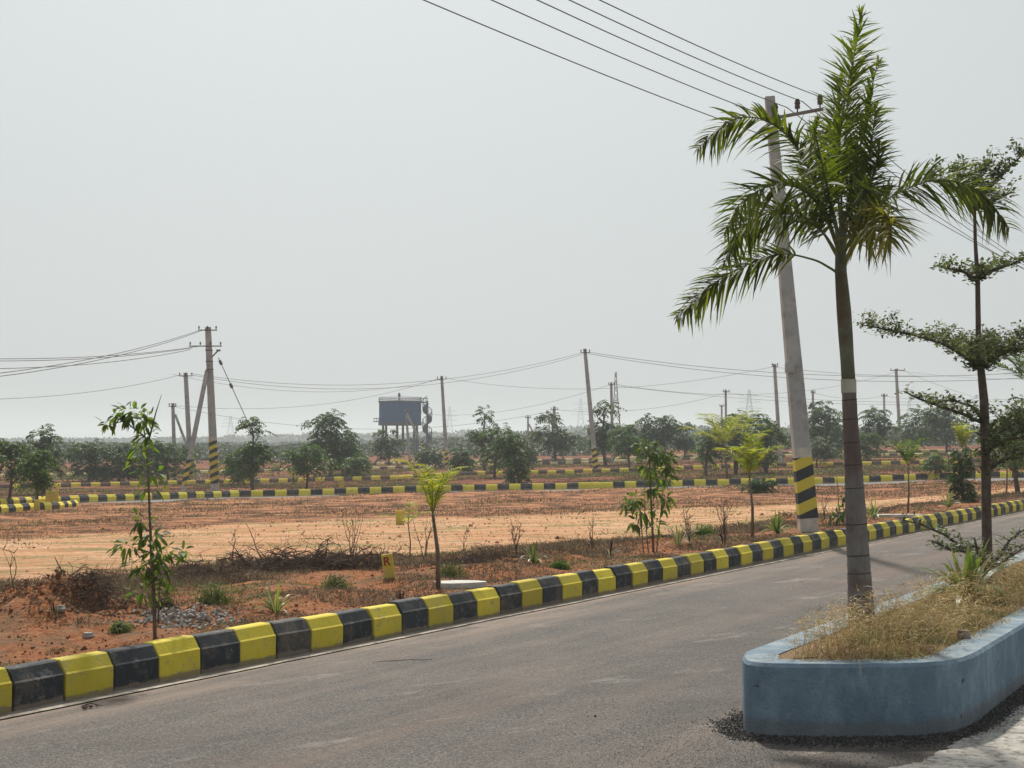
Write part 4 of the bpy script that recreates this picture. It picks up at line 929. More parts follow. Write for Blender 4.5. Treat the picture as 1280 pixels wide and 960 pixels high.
lily(1092, 648, 26, 20, 14, 'pale edged strap leaved clump just right of the palm trunk', w=.035)
lily(1186, 634, 18, 20, 20, 'small strap leaved clump in front of the vine column', w=.04)
lb_ = onz(1208, 752, PZ-.02)
lily(0, 0, 76, 58, 44, 'large glossy strap leaved plant inside the blue planter', w=.062, base=Vector(lb_), group=None)
lb_ = onz(1222, 748, PZ-.02)
for px_, py_, h_ in ((503, 752, 18), (762, 697, 20), (905, 680, 24), (70, 770, 14)):
    lily(px_, py_, h_, h_*.9, 12, {503: 'tiny dark red spiky plant in front of the R stone', 762: 'dark spiky dead plant between green clump and many-stemmed sapling', 905: 'dark withered shrub left of the young upright palm', 70: 'little dark spiky plant on the red mound at far left'}[px_], 'purple', w=.014, group='dark spiky little plants', name='spiky_plant')

# ------------------------------------------------------------------ marker stones and slab
def marker(px, base, h, wd, label, letter=None, tilt=0., mat='myellow'):
    g0 = gp(px, base); k = g0.y/F; root = thing('marker_stone', g0, label, 'marker', 'yellow plot marker stones'); Hh = h*k; Ww = wd*k; Th = min(.08, Ww*.4)
    Rm = Matrix.Rotation(tilt, 3, 'Y')@Matrix.Rotation(R(6), 3, 'Z')
    mb = MB(); mb.box((0, 0, 0), (Ww, Th, Hh+.1), Rm, 0, .97); o = mb.build('slab', M[mat], root); o.location = Rm@Vector((0, 0, Hh/2-.05))
    md = o.modifiers.new('b', 'BEVEL'); md.width = .008; md.segments = 2
    if letter:
        cu = bpy.data.curves.new('t', 'FONT'); cu.body = letter; cu.size = Hh*.52; cu.extrude = .002; cu.align_x = 'CENTER'; cu.align_y = 'CENTER'; cu.offset = Hh*.008
        to = bpy.data.objects.new('t', cu); COL.objects.link(to); bpy.context.view_layer.update()
        me = bpy.data.meshes.new_from_object(to.evaluated_get(bpy.context.evaluated_depsgraph_get())); bpy.data.objects.remove(to)
        me.materials.clear(); me.materials.append(M['red']); lo = bpy.data.objects.new('lettering', me); COL.objects.link(lo); lo.parent = root
        lo.matrix_local = (Rm@Matrix.Rotation(math.pi/2, 3, 'X')).to_4x4(); lo.location = Rm@Vector((-.01, -Th/2-.0035, Hh*.68))
marker(487, 723, 29, 14.5, 'yellow marker stone with a red letter R among dry brush', 'R', -.13)
marker(500, 655, 16, 11, 'blank yellow marker stone out on the orange field')
marker(65, 634, 20, 16, 'wide yellow marker block beside the forked tree at left')
marker(46, 638, 13, 7, 'narrow yellow marker post in front of the short left kerb')
marker(427, 612, 12, 6, 'small yellow marker behind the first far kerb below the large feathery tree')
marker(366, 600, 12, 5, 'thin yellow marker near the umbrella shaped tree on the far kerb')
marker(207, 622, 14, 8, 'yellow marker stone left of the leaning pole strut')
marker(861, 570, 9, 5, 'distant yellow marker right of the slim ball-top tree')
g0 = gp(572, 734); mb = MB(); mb.v = [(math.cos(q)*.25*(1+.18*math.sin(q*3+1)), math.sin(q)*.17*(1+.2*math.sin(q*2)), z_) for z_ in (-.06, .022, .03) for q in [i*math.pi/9 for i in range(18)]]; mb.f = [(a*18+i, a*18+(i+1)%18, a*18+18+(i+1)%18, a*18+18+i) for a in (0, 1) for i in range(18)]+[tuple(range(36, 54))]; mb.m = [0]*len(mb.f)
o = mb.build('white_slab', M['white'], origin=(0, 0, 0)); o.location = (g0.x, g0.y, g0.z+.02); tag(o, 'whitish flat concrete slab lying behind the kerb near the thin young palm', 'slab')
g0 = gp(1122, 646); mb = MB(); mb.box((0, 0, 0), (1.0, .3, .05), Matrix.Rotation(R(4), 3, 'Z'), 0, .95)
o = mb.build('white_slab', M['white']); o.location = (g0.x, g0.y, g0.z+.02); tag(o, 'whitish slab lying under the small feathery palm sapling', 'slab')

# ------------------------------------------------------------------ brush heaps, rubble, stones
def brush(px, py, wpx, hpx, n, label, arch=False, seed=0):
    g0 = gp(px, py); k = g0.y/F; mb = MB(); rn_ = random.Random(seed+px)
    for i in range(n):
        a = max(-1, min(1, rn_.gauss(0, .5)))*wpx*k/2; b = rn_.gauss(0, .16); L = rn_.uniform(.12, .42 if not arch else .6)*wpx*k*min(1, .6+30/wpx); th = rn_.uniform(0, 6.28)
        x, y = g0.x+a, g0.y+b; el = rn_.uniform(-.1, 1.1 if arch else .8); z = tz(x, y)+rn_.uniform(0, .45)*hpx*k*(1-(a/(wpx*k/2))**2); pts = []; dx, dy = math.cos(th), math.sin(th)*.5; r0 = (.010 if arch else .006)*rn_.uniform(.4, 1.5); ns = 7
        for j in range(ns):
            pts.append(Vector((x, y, max(z, .06)))); st_ = L/ns; x += dx*st_*math.cos(el); y += dy*st_*math.cos(el); z += st_*math.sin(el); el += rn_.gauss(-.26, .28); th += rn_.gauss(0, .3); dx, dy = math.cos(th), math.sin(th)*.5
        mb.tube(pts, [r0*(1-.75*j/ns) for j in range(ns)], 4)
        for _ in range(3 if arch else 1):
            q = pts[rn_.randint(2, ns-1)]; mb.tube([q, q+Vector((rn_.gauss(0, .06), rn_.gauss(0, .04), rn_.uniform(-.02, .09))), q+Vector((rn_.gauss(0, .12), rn_.gauss(0, .06), rn_.uniform(-.02, .15)))], [r0*.5, r0*.35, r0*.2], 4)
    o = mb.build('brush_heap', M['stick'], origin=g0); tag(o, label, 'brush heap', 'heaps of cut dry branches')
brush(118, 732, 70, 30, 170, 'tangled grey heap of dry sticks on the verge left of the sapling')
brush(425, 710, 115, 30, 130, 'long arching dark branches lying left of the R stone', True)
brush(250, 726, 110, 22, 200, 'low heap of dry branches right of the left sapling')
brush(340, 714, 130, 20, 120, 'spread out dry branches between two arching heaps', True, 3)
brush(230, 715, 50, 10, 30, 'few thick dark branches just behind the left sapling', True, 8)
brush(600, 704, 110, 18, 180, 'low brown twigs right of the thin young palm')
def bare(px, py, top, n, label):
    g0 = gp(px, py); k = g0.y/F; mb = MB(); rn_ = random.Random(px); H = (py-top)*k
    for i in range(n):
        a = rn_.uniform(-.6, .6); pts = [g0+Vector((0, 0, -.03))]
        for j in range(1, 6): pts.append(g0+Vector((a*H*.5*(j/5)**1.3+rn_.gauss(0, .01), rn_.gauss(0, .04)*j*.3, H*j/5*rn_.uniform(.85, 1))))
        mb.tube(pts, [.007*(1-.8*j/5) for j in range(6)], 4)
        for _ in range(4):
            q = pts[rn_.randint(2, 5)]; mb.tube([q, q+Vector((rn_.gauss(0, .06), rn_.gauss(0, .05), rn_.uniform(.03, .12)))], [.004, .0015], 4)
    tag(mb.build('dead_stem', M['stick'], origin=g0), label, 'dead plant', 'bare dead stems on the verge')
bare(18, 740, 690, 2, 'single bare leaning stem at the far left edge of the verge')
bare(290, 700, 668, 3, 'bare stem rising from brush between left sapling and arching heap')
bare(440, 700, 640, 6, 'pale bare weed stems above the arching heap left of the R stone')
bare(530, 700, 638, 4, 'dead dark stem standing just left of the thin young palm')
bare(580, 690, 665, 2, 'short slanted dead stick right of the thin young palm')
bare(645, 690, 655, 6, 'fine bare weeds behind the green clump right of the slab')
bare(740, 690, 655, 3, 'thin branching dead twig left of the many-stemmed sapling')
bare(905, 668, 625, 8, 'wispy grey green weed left of the young upright palm')
bare(862, 680, 640, 6, 'dry stalks behind the sparse half dry clump')
bare(1030, 648, 620, 4, 'small bare stems right of the leaning striped pole foot')
g0 = gp(228, 775); pts, rad = [], []
for i in range(420):
    a, b = RNG.normal()*.22, RNG.normal()*.3; x, y = g0.x+a, g0.y+b; pts.append((x, y, tz(x, y)+.07*math.exp(-(a*a+b*b)/.08)*RNG.random())); rad.append(RNG.uniform(.01, .028))
M['grey_rock'] = surf('grey_rubble', (.20, .18, .17), (.38, .35, .33), 12, .95)
o = pebbles('rubble_heap', pts, rad, [M['grey_rock']], 'small heap of grey rubble right of the left sapling stem', 'rubble')
n = 9000; tt_ = RNG.uniform(-4, 40, n); s_ = .25+abs(RNG.normal(size=n))*1.8
px_ = K0.x+KD.x*tt_+KN.x*s_; py_ = K0.y+KD.y*tt_+KN.y*s_; rad = RNG.uniform(.004, .015, n)*np.where(RNG.random(n) < .95, 1, 2)
for c_, r_, h_ in MW[:5]:
    m_ = 420; px_ = np.append(px_, c_.x+RNG.normal(size=m_)*r_*.5); py_ = np.append(py_, c_.y+RNG.normal(size=m_)*r_*.5); rad = np.append(rad, RNG.uniform(.005, .022, m_))
pts = np.stack([px_, py_, terr(px_, py_)+.004], 1)
def s_px(y0f, y1f, px0=-160, px1=1440):
    def f(n):
        px = RNG.uniform(px0, px1, n); a, b = y0f(px), y1f(px); y = a+(b-a)*RNG.random(n); return np.stack([(px-640)/F*y, y], 1)
    return f
M['clod3'] = surf('field_clod', (.36, .18, .09), (.56, .32, .19), 6, .95)
M['clod2'] = surf('pale_clod', (.24, .13, .08), (.36, .24, .17), 10, .95)
M['clod'] = surf('red_clod', (.11, .042, .02), (.30, .13, .065), 10, .95)
n = 4500; P = s_px(lambda p: fieldfront(p)-1, lambda p: dA(p)-4.8)(n); kp_ = fbm(P[:, 0]*.3, P[:, 1]*.3, 3, 909) > .46; P = P[kp_]; PP_ = np.stack([P[:, 0], P[:, 1], terr(P[:, 0], P[:, 1])+.004], 1)
pebbles('field_clods', PP_, RNG.uniform(.008, .03, len(P))*(1+(RNG.random(len(P)) > .97)), [M['clod3'], M['clod3'], M['clod']], 'dry orange clods lying over the field and its low bank')
pebbles('clods', pts, rad, [M['clod'], M['clod'], M['clod'], M['clod2']], 'reddish clods and small stones scattered over the verge', 'clods')
for (a, b, r_, lb__) in ((75, 765, .05, 'pale stone perched on the mound at the far left'), (110, 800, .05, 'dark flat stone lying in the hollow of the red mound'), (545, 752, .03, 'small pale stone behind the kerb near the white slab')):
    g0 = gp(a, b); mb = MB(); mb.rock((g0.x, g0.y, g0.z+r_*.4), r_, 0, a); tag(mb.build('stone', M['grey_rock'], origin=g0), lb__, 'stone')
# long crack in the asphalt
mb = MB(); cpts = [(466, 828), (480, 826.5), (497, 826), (515, 824.5), (530, 825), (541, 823.5)]; V_ = []
for i, (a, b) in enumerate(cpts):
    for j in range(4):
        f = j/4; a2, b2 = cpts[min(i+1, 5)]; p = onz(a+(a2-a)*f, b+(b2-b)*f+RNG.normal()*.25); w_ = .012*math.sin(math.pi*(i*4+j+1)/25)+.002; V_ += [(p.x, p.y-w_, .002), (p.x, p.y+w_, .002)]
mb.v = V_; mb.f = [(2*i, 2*i+2, 2*i+3, 2*i+1) for i in range(len(V_)//2-1)]; mb.m = [0]*len(mb.f)
tag(mb.build('road_crack', surf('crack', (.02, .018, .018), (.035, .03, .03), 20, .95)), kind='structure')
# debris on the road
p = onz(108, 886); mb = MB()
for i in range(9): q = Vector((p.x+RNG.normal()*.02, p.y+RNG.normal()*.03, .012)); mb.rock(q, RNG.uniform(.006, .014), 0, i)
mb.tube([p+Vector((-.03, 0, .015)), p+Vector((.02, .02, .03)), p+Vector((.09, .03, .012))], [.004, .003, .002], 4)
tag(mb.build('litter', M['stick'], origin=(p.x, p.y, 0)), 'little scrap of leaves and twig on the asphalt near the lower left kerb', 'litter')
for (a, b, r_, l_) in ((744, 896, .011, 'larger red pebble on the asphalt at bottom centre'), (735, 897, .006, 'smaller red pebble on the asphalt at bottom centre')):
    p = onz(a, b); mb = MB(); mb.rock((p.x, p.y, .006), r_, 0, a); tag(mb.build('pebble', M['clod'], origin=p), l_, 'pebble')

# ------------------------------------------------------------------ grasses on verge, bank, field
def scatter(n, sampler, thr, seed, fr, lr, w, mat, name, label, lean=1., dr=.4, wscale=True):
    P = sampler(n); P = P[(fbm(P[:, 0]*fr, P[:, 1]*fr, 3, seed) > thr)]
    z = terr(P[:, 0], P[:, 1]); Q = np.stack([P[:, 0], P[:, 1], z-.01], 1)
    dn = fbm(P[:, 0]*fr, P[:, 1]*fr, 3, seed)-thr
    L = RNG.uniform(*lr, len(Q))*(.55+3*dn); W = w*(np.maximum(Q[:, 1], 10)/12 if wscale else 1)
    o = blades(name, Q, L, W, mat, lean, dr); return tag(o, label, 'grass', kind='stuff')
def verge_s(n):
    P = s_px(lambda p: 0*p+8., lambda p: fieldfront(p)+.6)(n*2); t_, s_ = ts(P[:, 0], P[:, 1]); return P[s_ > .22][:n]
scatter(120000, verge_s, .46, 101, 1.1, (.05, .12), .006, M['thatch'], 'verge_grass', 'brown dry grass and litter covering the verge behind the kerb', 1.6, .5)
scatter(60000, verge_s, .54, 151, 1.3, (.04, .11), .006, M['weed'], 'verge_weeds', 'green weeds in patches on the verge behind the kerb', 1.3, .4)
def belt(n): return s_px(lambda p: fieldfront(p)-2.6, lambda p: fieldfront(p)+.9)(n)
scatter(60000, belt, .36, 171, .9, (.06, .17), .006, M['thatch'], 'scrub_belt', 'matted brown scrub between the verge and the orange field', 1.4, .4)
def bank_s(n): return s_px(lambda p: fieldback(p)-.6, lambda p: dA(p)-5.2)(n)
scatter(60000, bank_s, .50, 201, .45, (.05, .13), .006, M['bankgrass'], 'bank_grass', 'brownish dry scrub growing on the low bank behind the field', 1.3, .4)
scatter(15000, bank_s, .50, 231, .4, (.04, .14), .006, M['weed'], 'bank_weeds', 'green weeds on the low bank behind the field', 1., .4)
def field_s(n):
    P = s_px(fieldfront, fieldback)(n*2); k = fbm(P[:, 0]*.18, P[:, 1]*.75, 4, 301) > .49; return P[k]
scatter(26000, field_s, .40, 311, 1.2, (.02, .05), .006, M['weed'], 'field_grass', 'thin green grass in streaks over the orange field', 1.2, .3)
for (dr0, dr1, sd0) in ((dA, dB, 401), (dB, dC, 431), (dC, dD, 461)):
    ss = s_px(lambda p, a=dr0, b=dr1: a(p)+(b(p)-a(p))*.05, lambda p, a=dr0, b=dr1: a(p)+(b(p)-a(p))*.97)
    scatter(60000, ss, .46, sd0, .22, (.05, .15), .011, M['bankgrass'], 'plot_scrub', {401: 'brown scrub between the first and second far kerbs', 431: 'brown scrub between the second and third far kerbs', 461: 'brown scrub between the third and farthest kerbs'}[sd0], 1.3, .4)
    scatter(26000, ss, .52, sd0+9, .2, (.06, .26), .011, M['weed'], 'plot_weeds', {401: 'green weeds between the first and second far kerbs', 431: 'green weeds between the second and third far kerbs', 461: 'green weeds between the third and farthest kerbs'}[sd0], 1., .4)
# a few bushy weeds on the verge
for i, (a, b, h_, m_, l_) in enumerate(((268, 752, 34, 'weed', 'bushy grey-green weed right of the left sapling'), (562, 722, 26, 'weed', 'green weed tuft around the foot of the thin young palm'), (880, 668, 18, 'leaf_mid', 'low green weed mound right of the many-stemmed sapling'), (420, 735, 22, 'weed', 'grey-green weed left of the R stone'), (205, 760, 20, 'thatch', 'brown weed tuft behind the left sapling foot'), (150, 790, 16, 'weed', 'small green weed on the red mound left of the sapling'), (700, 712, 14, 'leaf_mid', 'low green weed behind the middle kerb'), (1010, 645, 14, 'leaf_mid', 'green weed patch right of the striped pole foot'))):
    g0 = gp(a, b); k = g0.y/F; n = 420; P = np.zeros((n, 3)); P[:, 0] = g0.x+RNG.normal(size=n)*h_*k*.35; P[:, 1] = g0.y+RNG.normal(size=n)*h_*k*.35; P[:, 2] = terr(P[:, 0], P[:, 1])
    o = blades('weed_tuft', P, RNG.uniform(.2, 1., n)*h_*k, .006, M[m_], .9, .3); 
    lb = LB(); P[:, 2] += RNG.random(n)*h_*k*.7; lb.add(P, RNG.normal(size=(n, 3)), .03, .012, .2, QUAD); l2 = lb.build('leaf_sprays', M[m_]); l2.parent = o
    tag(o, l_, 'weed', 'weeds on the verge')

# ------------------------------------------------------------------ utility poles
def stripe_mat():
    m, t, b = newmat('pole_stripes')
    tc = nd(t, 'ShaderNodeTexCoord'); sx = nd(t, 'ShaderNodeSeparateXYZ'); t.links.new(tc.outputs['Object'], sx.inputs[0])
    a = nd(t, 'ShaderNodeMath', operation='MULTIPLY_ADD'); a.inputs[1].default_value = -.45; t.links.new(sx.outputs['X'], a.inputs[0]); t.links.new(sx.outputs['Z'], a.inputs[2])
    d = nd(t, 'ShaderNodeMath', operation='DIVIDE'); t.links.new(a.outputs[0], d.inputs[0]); d.inputs[1].default_value = .365
    f = nd(t, 'ShaderNodeMath', operation='FRACT'); t.links.new(d.outputs[0], f.inputs[0])
    c = nd(t, 'ShaderNodeMath', operation='GREATER_THAN'); t.links.new(f.outputs[0], c.inputs[0]); c.inputs[1].default_value = .5
    col = mix(t, c.outputs[0], (.035, .04, .05), (.60, .50, .06)); col = mix(t, ramp(t, noise(t, 9, 7, None, .75), [(.6, 0.), (.72, .5)]), col, (.35, .33, .28))
    t.links.new(col, b.inputs['Base Color']); b.inputs['Roughness'].default_value = .8; return m
M['stripes'] = stripe_mat()
def taper_box(p0, p1, w0, w1, d0, d1, y=0, groove=False):
    """leaning tapered pole section with an I-shaped recess"""
    mb = MB(); p0, p1 = Vector(p0), Vector(p1); ax = (p1-p0).normalized(); xx = Vector((1, 0, 0)); xx = (xx-ax*xx.dot(ax)).normalized(); yy = ax.cross(xx)
    def ringp(c, w, d):
        if groove: sh_ = [(-.5, -.5), (-.28, -.5), (-.24, -.36), (.24, -.36), (.28, -.5), (.5, -.5), (.5, .5), (-.5, .5)]
        else: sh_ = [(-.5, -.5), (.5, -.5), (.5, .5), (-.5, .5)]
        return [c+xx*(a*w)+yy*(b*d*-1) for a, b in sh_]
    A = ringp(p0, w0, d0); B = ringp(p1, w1, d1); n_ = len(A)
    mb.add(A+B, [(i, (i+1) % n_, n_+(i+1) % n_, n_+i) for i in range(n_)]+[tuple(range(n_-1, -1, -1)), tuple(range(n_, 2*n_))]); return mb
def upole(bx, by, tx, ty, wb, wt, label, stripes=None, arms=(), strut=None, depth=None, hpix=True, lamp=False, group=None, white=True, arm_rot=0., name='utility_pole'):
    """pixels of base and top; wb/wt widths in pixels; arms: (py,len_px,n_insulators)"""
    if depth: g0 = at(bx, by, depth); g0.z = tz(g0.x, g0.y)
    else: g0 = gp(bx, by)
    d = g0.y; k = d/F; T = at(tx, ty, d); root = thing(name, g0, label, 'utility pole', group)
    def P(f): return g0.lerp(T, f)
    def Wd(f): return (wb+(wt-wb)*f)*k
    sf = 0
    if stripes:
        f0, f1 = stripes
        mb = taper_box(P(0)-Vector((0, 0, .2)), P(f0), Wd(0), Wd(f0), Wd(0)*.8, Wd(f0)*.8); mb.build('white_base', M['white'], root)
        mb = taper_box(P(f0), P(f1), Wd(f0)+.006, Wd(f1)+.006, Wd(f0)*.8+.006, Wd(f1)*.8+.006); mb.build('striped_band', M['stripes'], root)
        if white:
            mb = taper_box(P(f1), P(f1+.022), Wd(f1), Wd(f1+.02), Wd(f1)*.8, Wd(f1)*.8); mb.build('white_band', M['white'], root); f1 += .022
        sf = f1
    mb = taper_box(P(sf)-(Vector((0, 0, .2)) if sf == 0 else Vector((0, 0, 0))), T, Wd(sf), Wd(1), Wd(sf)*.8, Wd(1)*.8, groove=wb*k > .15); mb.build('shaft', M['pole'], root)
    ends = []
    for (ay, x0, x1, ins) in arms:
        f = (by-ay)/(by-ty); c = P(f)+Vector((0, -Wd(f)*.5-.02, 0)); A = c+Vector((x0*k, 0, -(0)))+Vector((0, arm_rot*x0*k, 0)); B = c+Vector((x1*k, arm_rot*x1*k, 0))
        am = MB(); th = max(.05, 1.0*k); dirv = (B-A); L = dirv.length; am.box((A+B)/2, (L, th*.7, th), Matrix.Rotation(math.atan2(dirv.y, dirv.x), 3, 'Z')@Matrix.Rotation(-math.asin(dirv.z/L), 3, 'Y')); ao = am.build('crossarm', M['steel'], root)
        for i in range(ins):
            q = A.lerp(B, (i+.12)/(ins-1+.24) if ins > 1 else .5); im = MB(); s_ = 1. if k < .02 else .8; im.tube([q, q+Vector((0, 0, .08*s_)), q+Vector((0, 0, .085*s_)), q+Vector((0, 0, .15*s_)), q+Vector((0, 0, .17*s_)), q+Vector((0, 0, .24*s_))], [.012*s_, .012*s_, .045*s_, .04*s_, .05*s_, .03*s_], 8); im.build('insulator', M['ceramic'], ao if False else root); ends.append(q+Vector((0, 0, .22*s_)))
    if strut:
        sx0, sy0, sx1, sy1, sw = strut; a = at(sx0, sy0, d-.15); b = at(sx1, sy1, d-.6); b.z = min(b.z, tz(b.x, b.y)+.05) if False else b.z
        if stripes:
            f0, f1 = .10, .36
            taper_box(b-(a-b).normalized()*.2, b.lerp(a, .1), sw*k, sw*k, sw*k*.8, sw*k*.8).build('strut_white_foot', M['white'], root)
            taper_box(b.lerp(a, .1), b.lerp(a, .3), sw*k+.006, sw*k+.006, sw*k*.8, sw*k*.8).build('strut_striped_band', M['stripes'], root)
            taper_box(b.lerp(a, .3), a, sw*k, sw*k*.85, sw*k*.8, sw*k*.8).build('strut', M['pole'], root)
        else: taper_box(b, a, sw*k, sw*k*.85, sw*k*.8, sw*k*.8).build('strut', M['pole'], root)
    return root, ends, d
# the large leaning pole behind the kerb
mainp, mends, md = upole(1011, 664, 962, 121, 23, 11.5, 'large leaning concrete pole with yellow and black stripes at its foot beside the palm', (.03, .168), [(150, 0, 52, 3)], arm_rot=-1.0)
mainp.children[0]
g0 = mainp.location; k = g0.y/F
# clamp plate half way and a small bracket
c = at(987, 460, md-.13); mb = MB(); mb.box(c, (.15, .05, .15)); mb.build('clamp', M['pole'], mainp)
c = at(957, 300, md-.12); mb = MB(); mb.box(c, (.12, .05, .03)); mb.build('bracket', M['steel'], mainp)
p2, _, d2 = upole(269, 615, 260, 409, 10, 6.5, 'tall pole with two crossarms and a leaning strut at the left', (.05, .31), [(413, -12, 12, 3), (433, -24, 17, 4)], (259, 463, 227, 623, 5.4))
for yy, rr_ in ((438, 1), (452, 1), (462, 1.3)):
    f = (615-yy)/206; c = p2.location.lerp(at(260, 409, d2), f); mb = MB(); mb.box(c, ((7.6)*d2/F+.02, (6.5)*d2/F, .06)); mb.build('clamp', M['steel'], p2)
mb = MB(); a = at(263, 448, d2); b = at(273, 438, d2-.3); mb.tube([a, b], [.035, .035], 6); mb.box(b, (.18, .1, .08)); mb.build('lamp_arm', M['steel'], p2)
upole(239, 602, 232, 466, 6, 4.5, 'shorter striped pole directly left of the tall double-arm pole', (.04, .25), [(470, -8, 9, 3)])
upole(219, 600, 216, 504, 4.6, 3.6, 'small far pole with slanting strut left of the shorter striped pole', (.04, .22), [(508, -5, 5, 2)], (219, 518, 249, 598, 3.2))
upole(559, 586, 552, 470, 5, 3.4, 'slim pole with striped foot right of the water tower', (.02, .2), [(474, -6, 6, 3)])
upole(745, 589, 731, 436, 6.2, 4.2, 'tall leaning pole standing in the middle, striped foot', (.02, .19), [(441, -6, 6, 3)])
upole(766, 574, 764, 478, 4, 3, 'pole behind the tree right of the tall leaning middle pole', None, [(481, -4, 4, 2)], depth=112)
upole(690, 576, 693, 508, 4, 3.4, 'pole rising through the flat tuft tree with a short strut', None, [(512, -5, 5, 2)], (693, 514, 700, 560, 2.4))
upole(660, 570, 660, 519, 2.6, 2.2, 'small pole with slanting strut left of the flat tuft tree', None, [(522, -4, 4, 2)], (661, 530, 678, 563, 2.2), depth=150)
upole(513, 581, 507, 512, 3.4, 2.6, 'pole with slanting strut standing in front of the water tower', (.0+.02, .12), [(515, -1, 20, 2)], (508, 516, 534, 568, 3), white=False)
upole(976, 580, 968, 455, 4.6, 3.6, 'plain pole just left of the large leaning striped pole', None, [(458, -4, 4, 2)])
upole(908, 578, 907, 487, 3.2, 2.4, 'taller of two far poles behind the yellow palm', None, [(490, -4, 5, 2)], depth=125)
upole(903, 576, 902, 506, 2.4, 2, 'shorter of two far poles behind the yellow palm', None, [(508, -3, 3, 2)], depth=160)
upole(1017, 574, 1016, 488, 2.8, 2.4, 'far pole behind the wide dark tree beside the palm trunk', None, [(491, -3, 3, 2)], depth=130)
upole(1126, 566, 1120, 461, 4, 3, 'leaning pole with one wide crossarm between palm trunk and tiered tree', (.0+.02, .13), [(463, -8, 11, 3)], depth=140)
upole(1106, 566, 1105, 492, 2.6, 2.2, 'small far pole left of the one with the wide crossarm', None, [(495, -4, 4, 2)], depth=150)

# stay wire with insulators
mb = MB(); a = at(273, 447, d2); b = at(309, 526, d2-1); mb.tube([a, b], [.018, .018], 5)
for f in (.05, .42): q = a.lerp(b, f); mb.tube([q, q+(b-a).normalized()*.2], [.07, .07], 7)
tag(mb.build('stay_wire', M['wire'], origin=a), 'slanting stay wire with two insulators right of the double-arm pole', 'wire')

# ------------------------------------------------------------------ wires
def wire(a, b, sag, r, label, group, n=24):
    a, b = Vector(a), Vector(b); mb = MB(); pts = []
    for i in range(n+1): f = i/n; p = a.lerp(b, f); p.z -= sag*4*f*(1-f); pts.append(p)
    mb.tube(pts, [r]*(n+1), 5); tag(mb.build('overhead_wire', M['wire'], origin=a), label, 'wire', group)
GW = 'overhead wires over the near pole'
lab = ['lowest and leftmost of the five wires crossing the sky to the large leaning pole', 'second lowest of the five wires crossing the sky to the large leaning pole', 'middle one of the five wires crossing the sky to the large leaning pole', 'second highest of the five wires crossing the sky to the large leaning pole', 'highest of the five wires crossing the sky to the large leaning pole']
T0 = [(960, 171), (966, 148), (983, 134), (1003, 127), (1020, 119)]; T1 = [(530, 0), (615, 0), (672, 0), (712, 0), (750, 0)]
lab2 = ['lowest', 'second lowest', 'middle', 'second highest', 'highest']
for i in range(5):
    dd = md-.4+(.12*i); a = at(*T0[i], dd); b = at(*T1[i], dd-7.5); e = a+(b-a)*3.2; e.z += 1.0
    # a straight-ish sagging wire through a and b
    n = 40; mb = MB(); pts = []
    for j in range(n+1):
        f = j/n*3.2; p = a+(b-a)*f; p.z -= .16*f*(1-f)*(1 if f <= 1 else .6); pts.append(p)
    mb.tube(pts, [.0075]*(n+1), 5); tag(mb.build('overhead_wire', M['wire'], origin=a), lab[i], 'wire', GW)
    if i > 0:
        h = (a-b); h.z = 0; q = a+h.normalized()*34; q.z = a.z-.25-.02*i
        wire(a, q, .35, .0085, lab2[i]+' wire running from the large leaning pole down to the right edge' if i > 0 else '', 'overhead wires right of the near pole')
GF = 'thin far overhead wires'
def fw(ax, ay, ad, bx, by, bd, sag, label, r=.018): wire(at(ax, ay, ad), at(bx, by, bd), sag, r*.66, label, GF)
fw(258, 411, d2, -120, 482, d2-28, .4, 'wire from the top arm of the double-arm pole to the left, falling', .02)
fw(252, 412, d2, -120, 478, d2-28, .35, 'second wire from the top arm of the double-arm pole to the left', .02)
fw(248, 433, d2, -120, 446, d2-24, .25, 'upper wire from the lower arm of the double-arm pole leaving left', .02)
fw(240, 435, d2, -120, 449, d2-24, .25, 'middle wire from the lower arm of the double-arm pole leaving left', .02)
fw(238, 437, d2, -120, 460, d2-26, .3, 'lower wire from the lower arm of the double-arm pole leaving left', .02)
fw(228, 468, 90, -120, 499, 60, .5, 'wire from the shorter striped pole falling to the left edge')
fw(238, 467, 90, 728, 441, 95, 1.3, 'long sagging wire from the shorter striped pole to the tall leaning middle pole')
fw(240, 469, 90, 728, 443, 95, 1.45, 'lower long sagging wire from the shorter striped pole to the middle pole')
fw(735, 440, 95, 1400, 456, 90, 1.1, 'upper wire from the tall leaning middle pole to the right', .022)
fw(735, 442, 95, 1400, 462, 90, 1.2, 'lower wire from the tall leaning middle pole to the right', .022)
fw(558, 473, 118, 968, 458, 105, 1.2, 'sagging wire from the slim striped pole to the plain pole at right')
fw(546, 474, 118, 219, 507, 100, 1.0, 'wire from the slim striped pole down to the small far pole at left')
fw(552, 474, 118, 216, 468, 100, 1.1, 'nearly level wire left of the slim striped pole')
fw(767, 480, 112, 1120, 465, 140, 1.4, 'wire from the pole behind the tuft tree to the wide crossarm pole')
fw(762, 481, 112, 507, 514, 170, 1.2, 'wire from the pole behind the tuft tree to the tower pole')
fw(768, 482, 112, 1300, 498, 150, 1.0, 'low wire leaving the pole behind the tuft tree to the right')
fw(968, 459, 105, 1400, 452, 100, .8, 'wire from the plain pole to the right edge')
fw(1122, 463, 140, 1400, 470, 110, .5, 'wire from the wide crossarm pole to the right edge')
fw(1128, 463, 140, 1400, 520, 150, 1.3, 'deep sagging wire right of the wide crossarm pole')
fw(908, 491, 125, 1300, 496, 125, .6, 'wire right of the taller far pole behind the yellow palm')
fw(908, 491, 125, 693, 512, 120, .7, 'wire left of the taller far pole behind the yellow palm')
fw(693, 513, 120, 216, 508, 110, 1.6, 'lowest long faint wire between the middle poles')
fw(1016, 491, 130, 1105, 495, 150, .4, 'short wire between two small far poles beside the palm trunk')
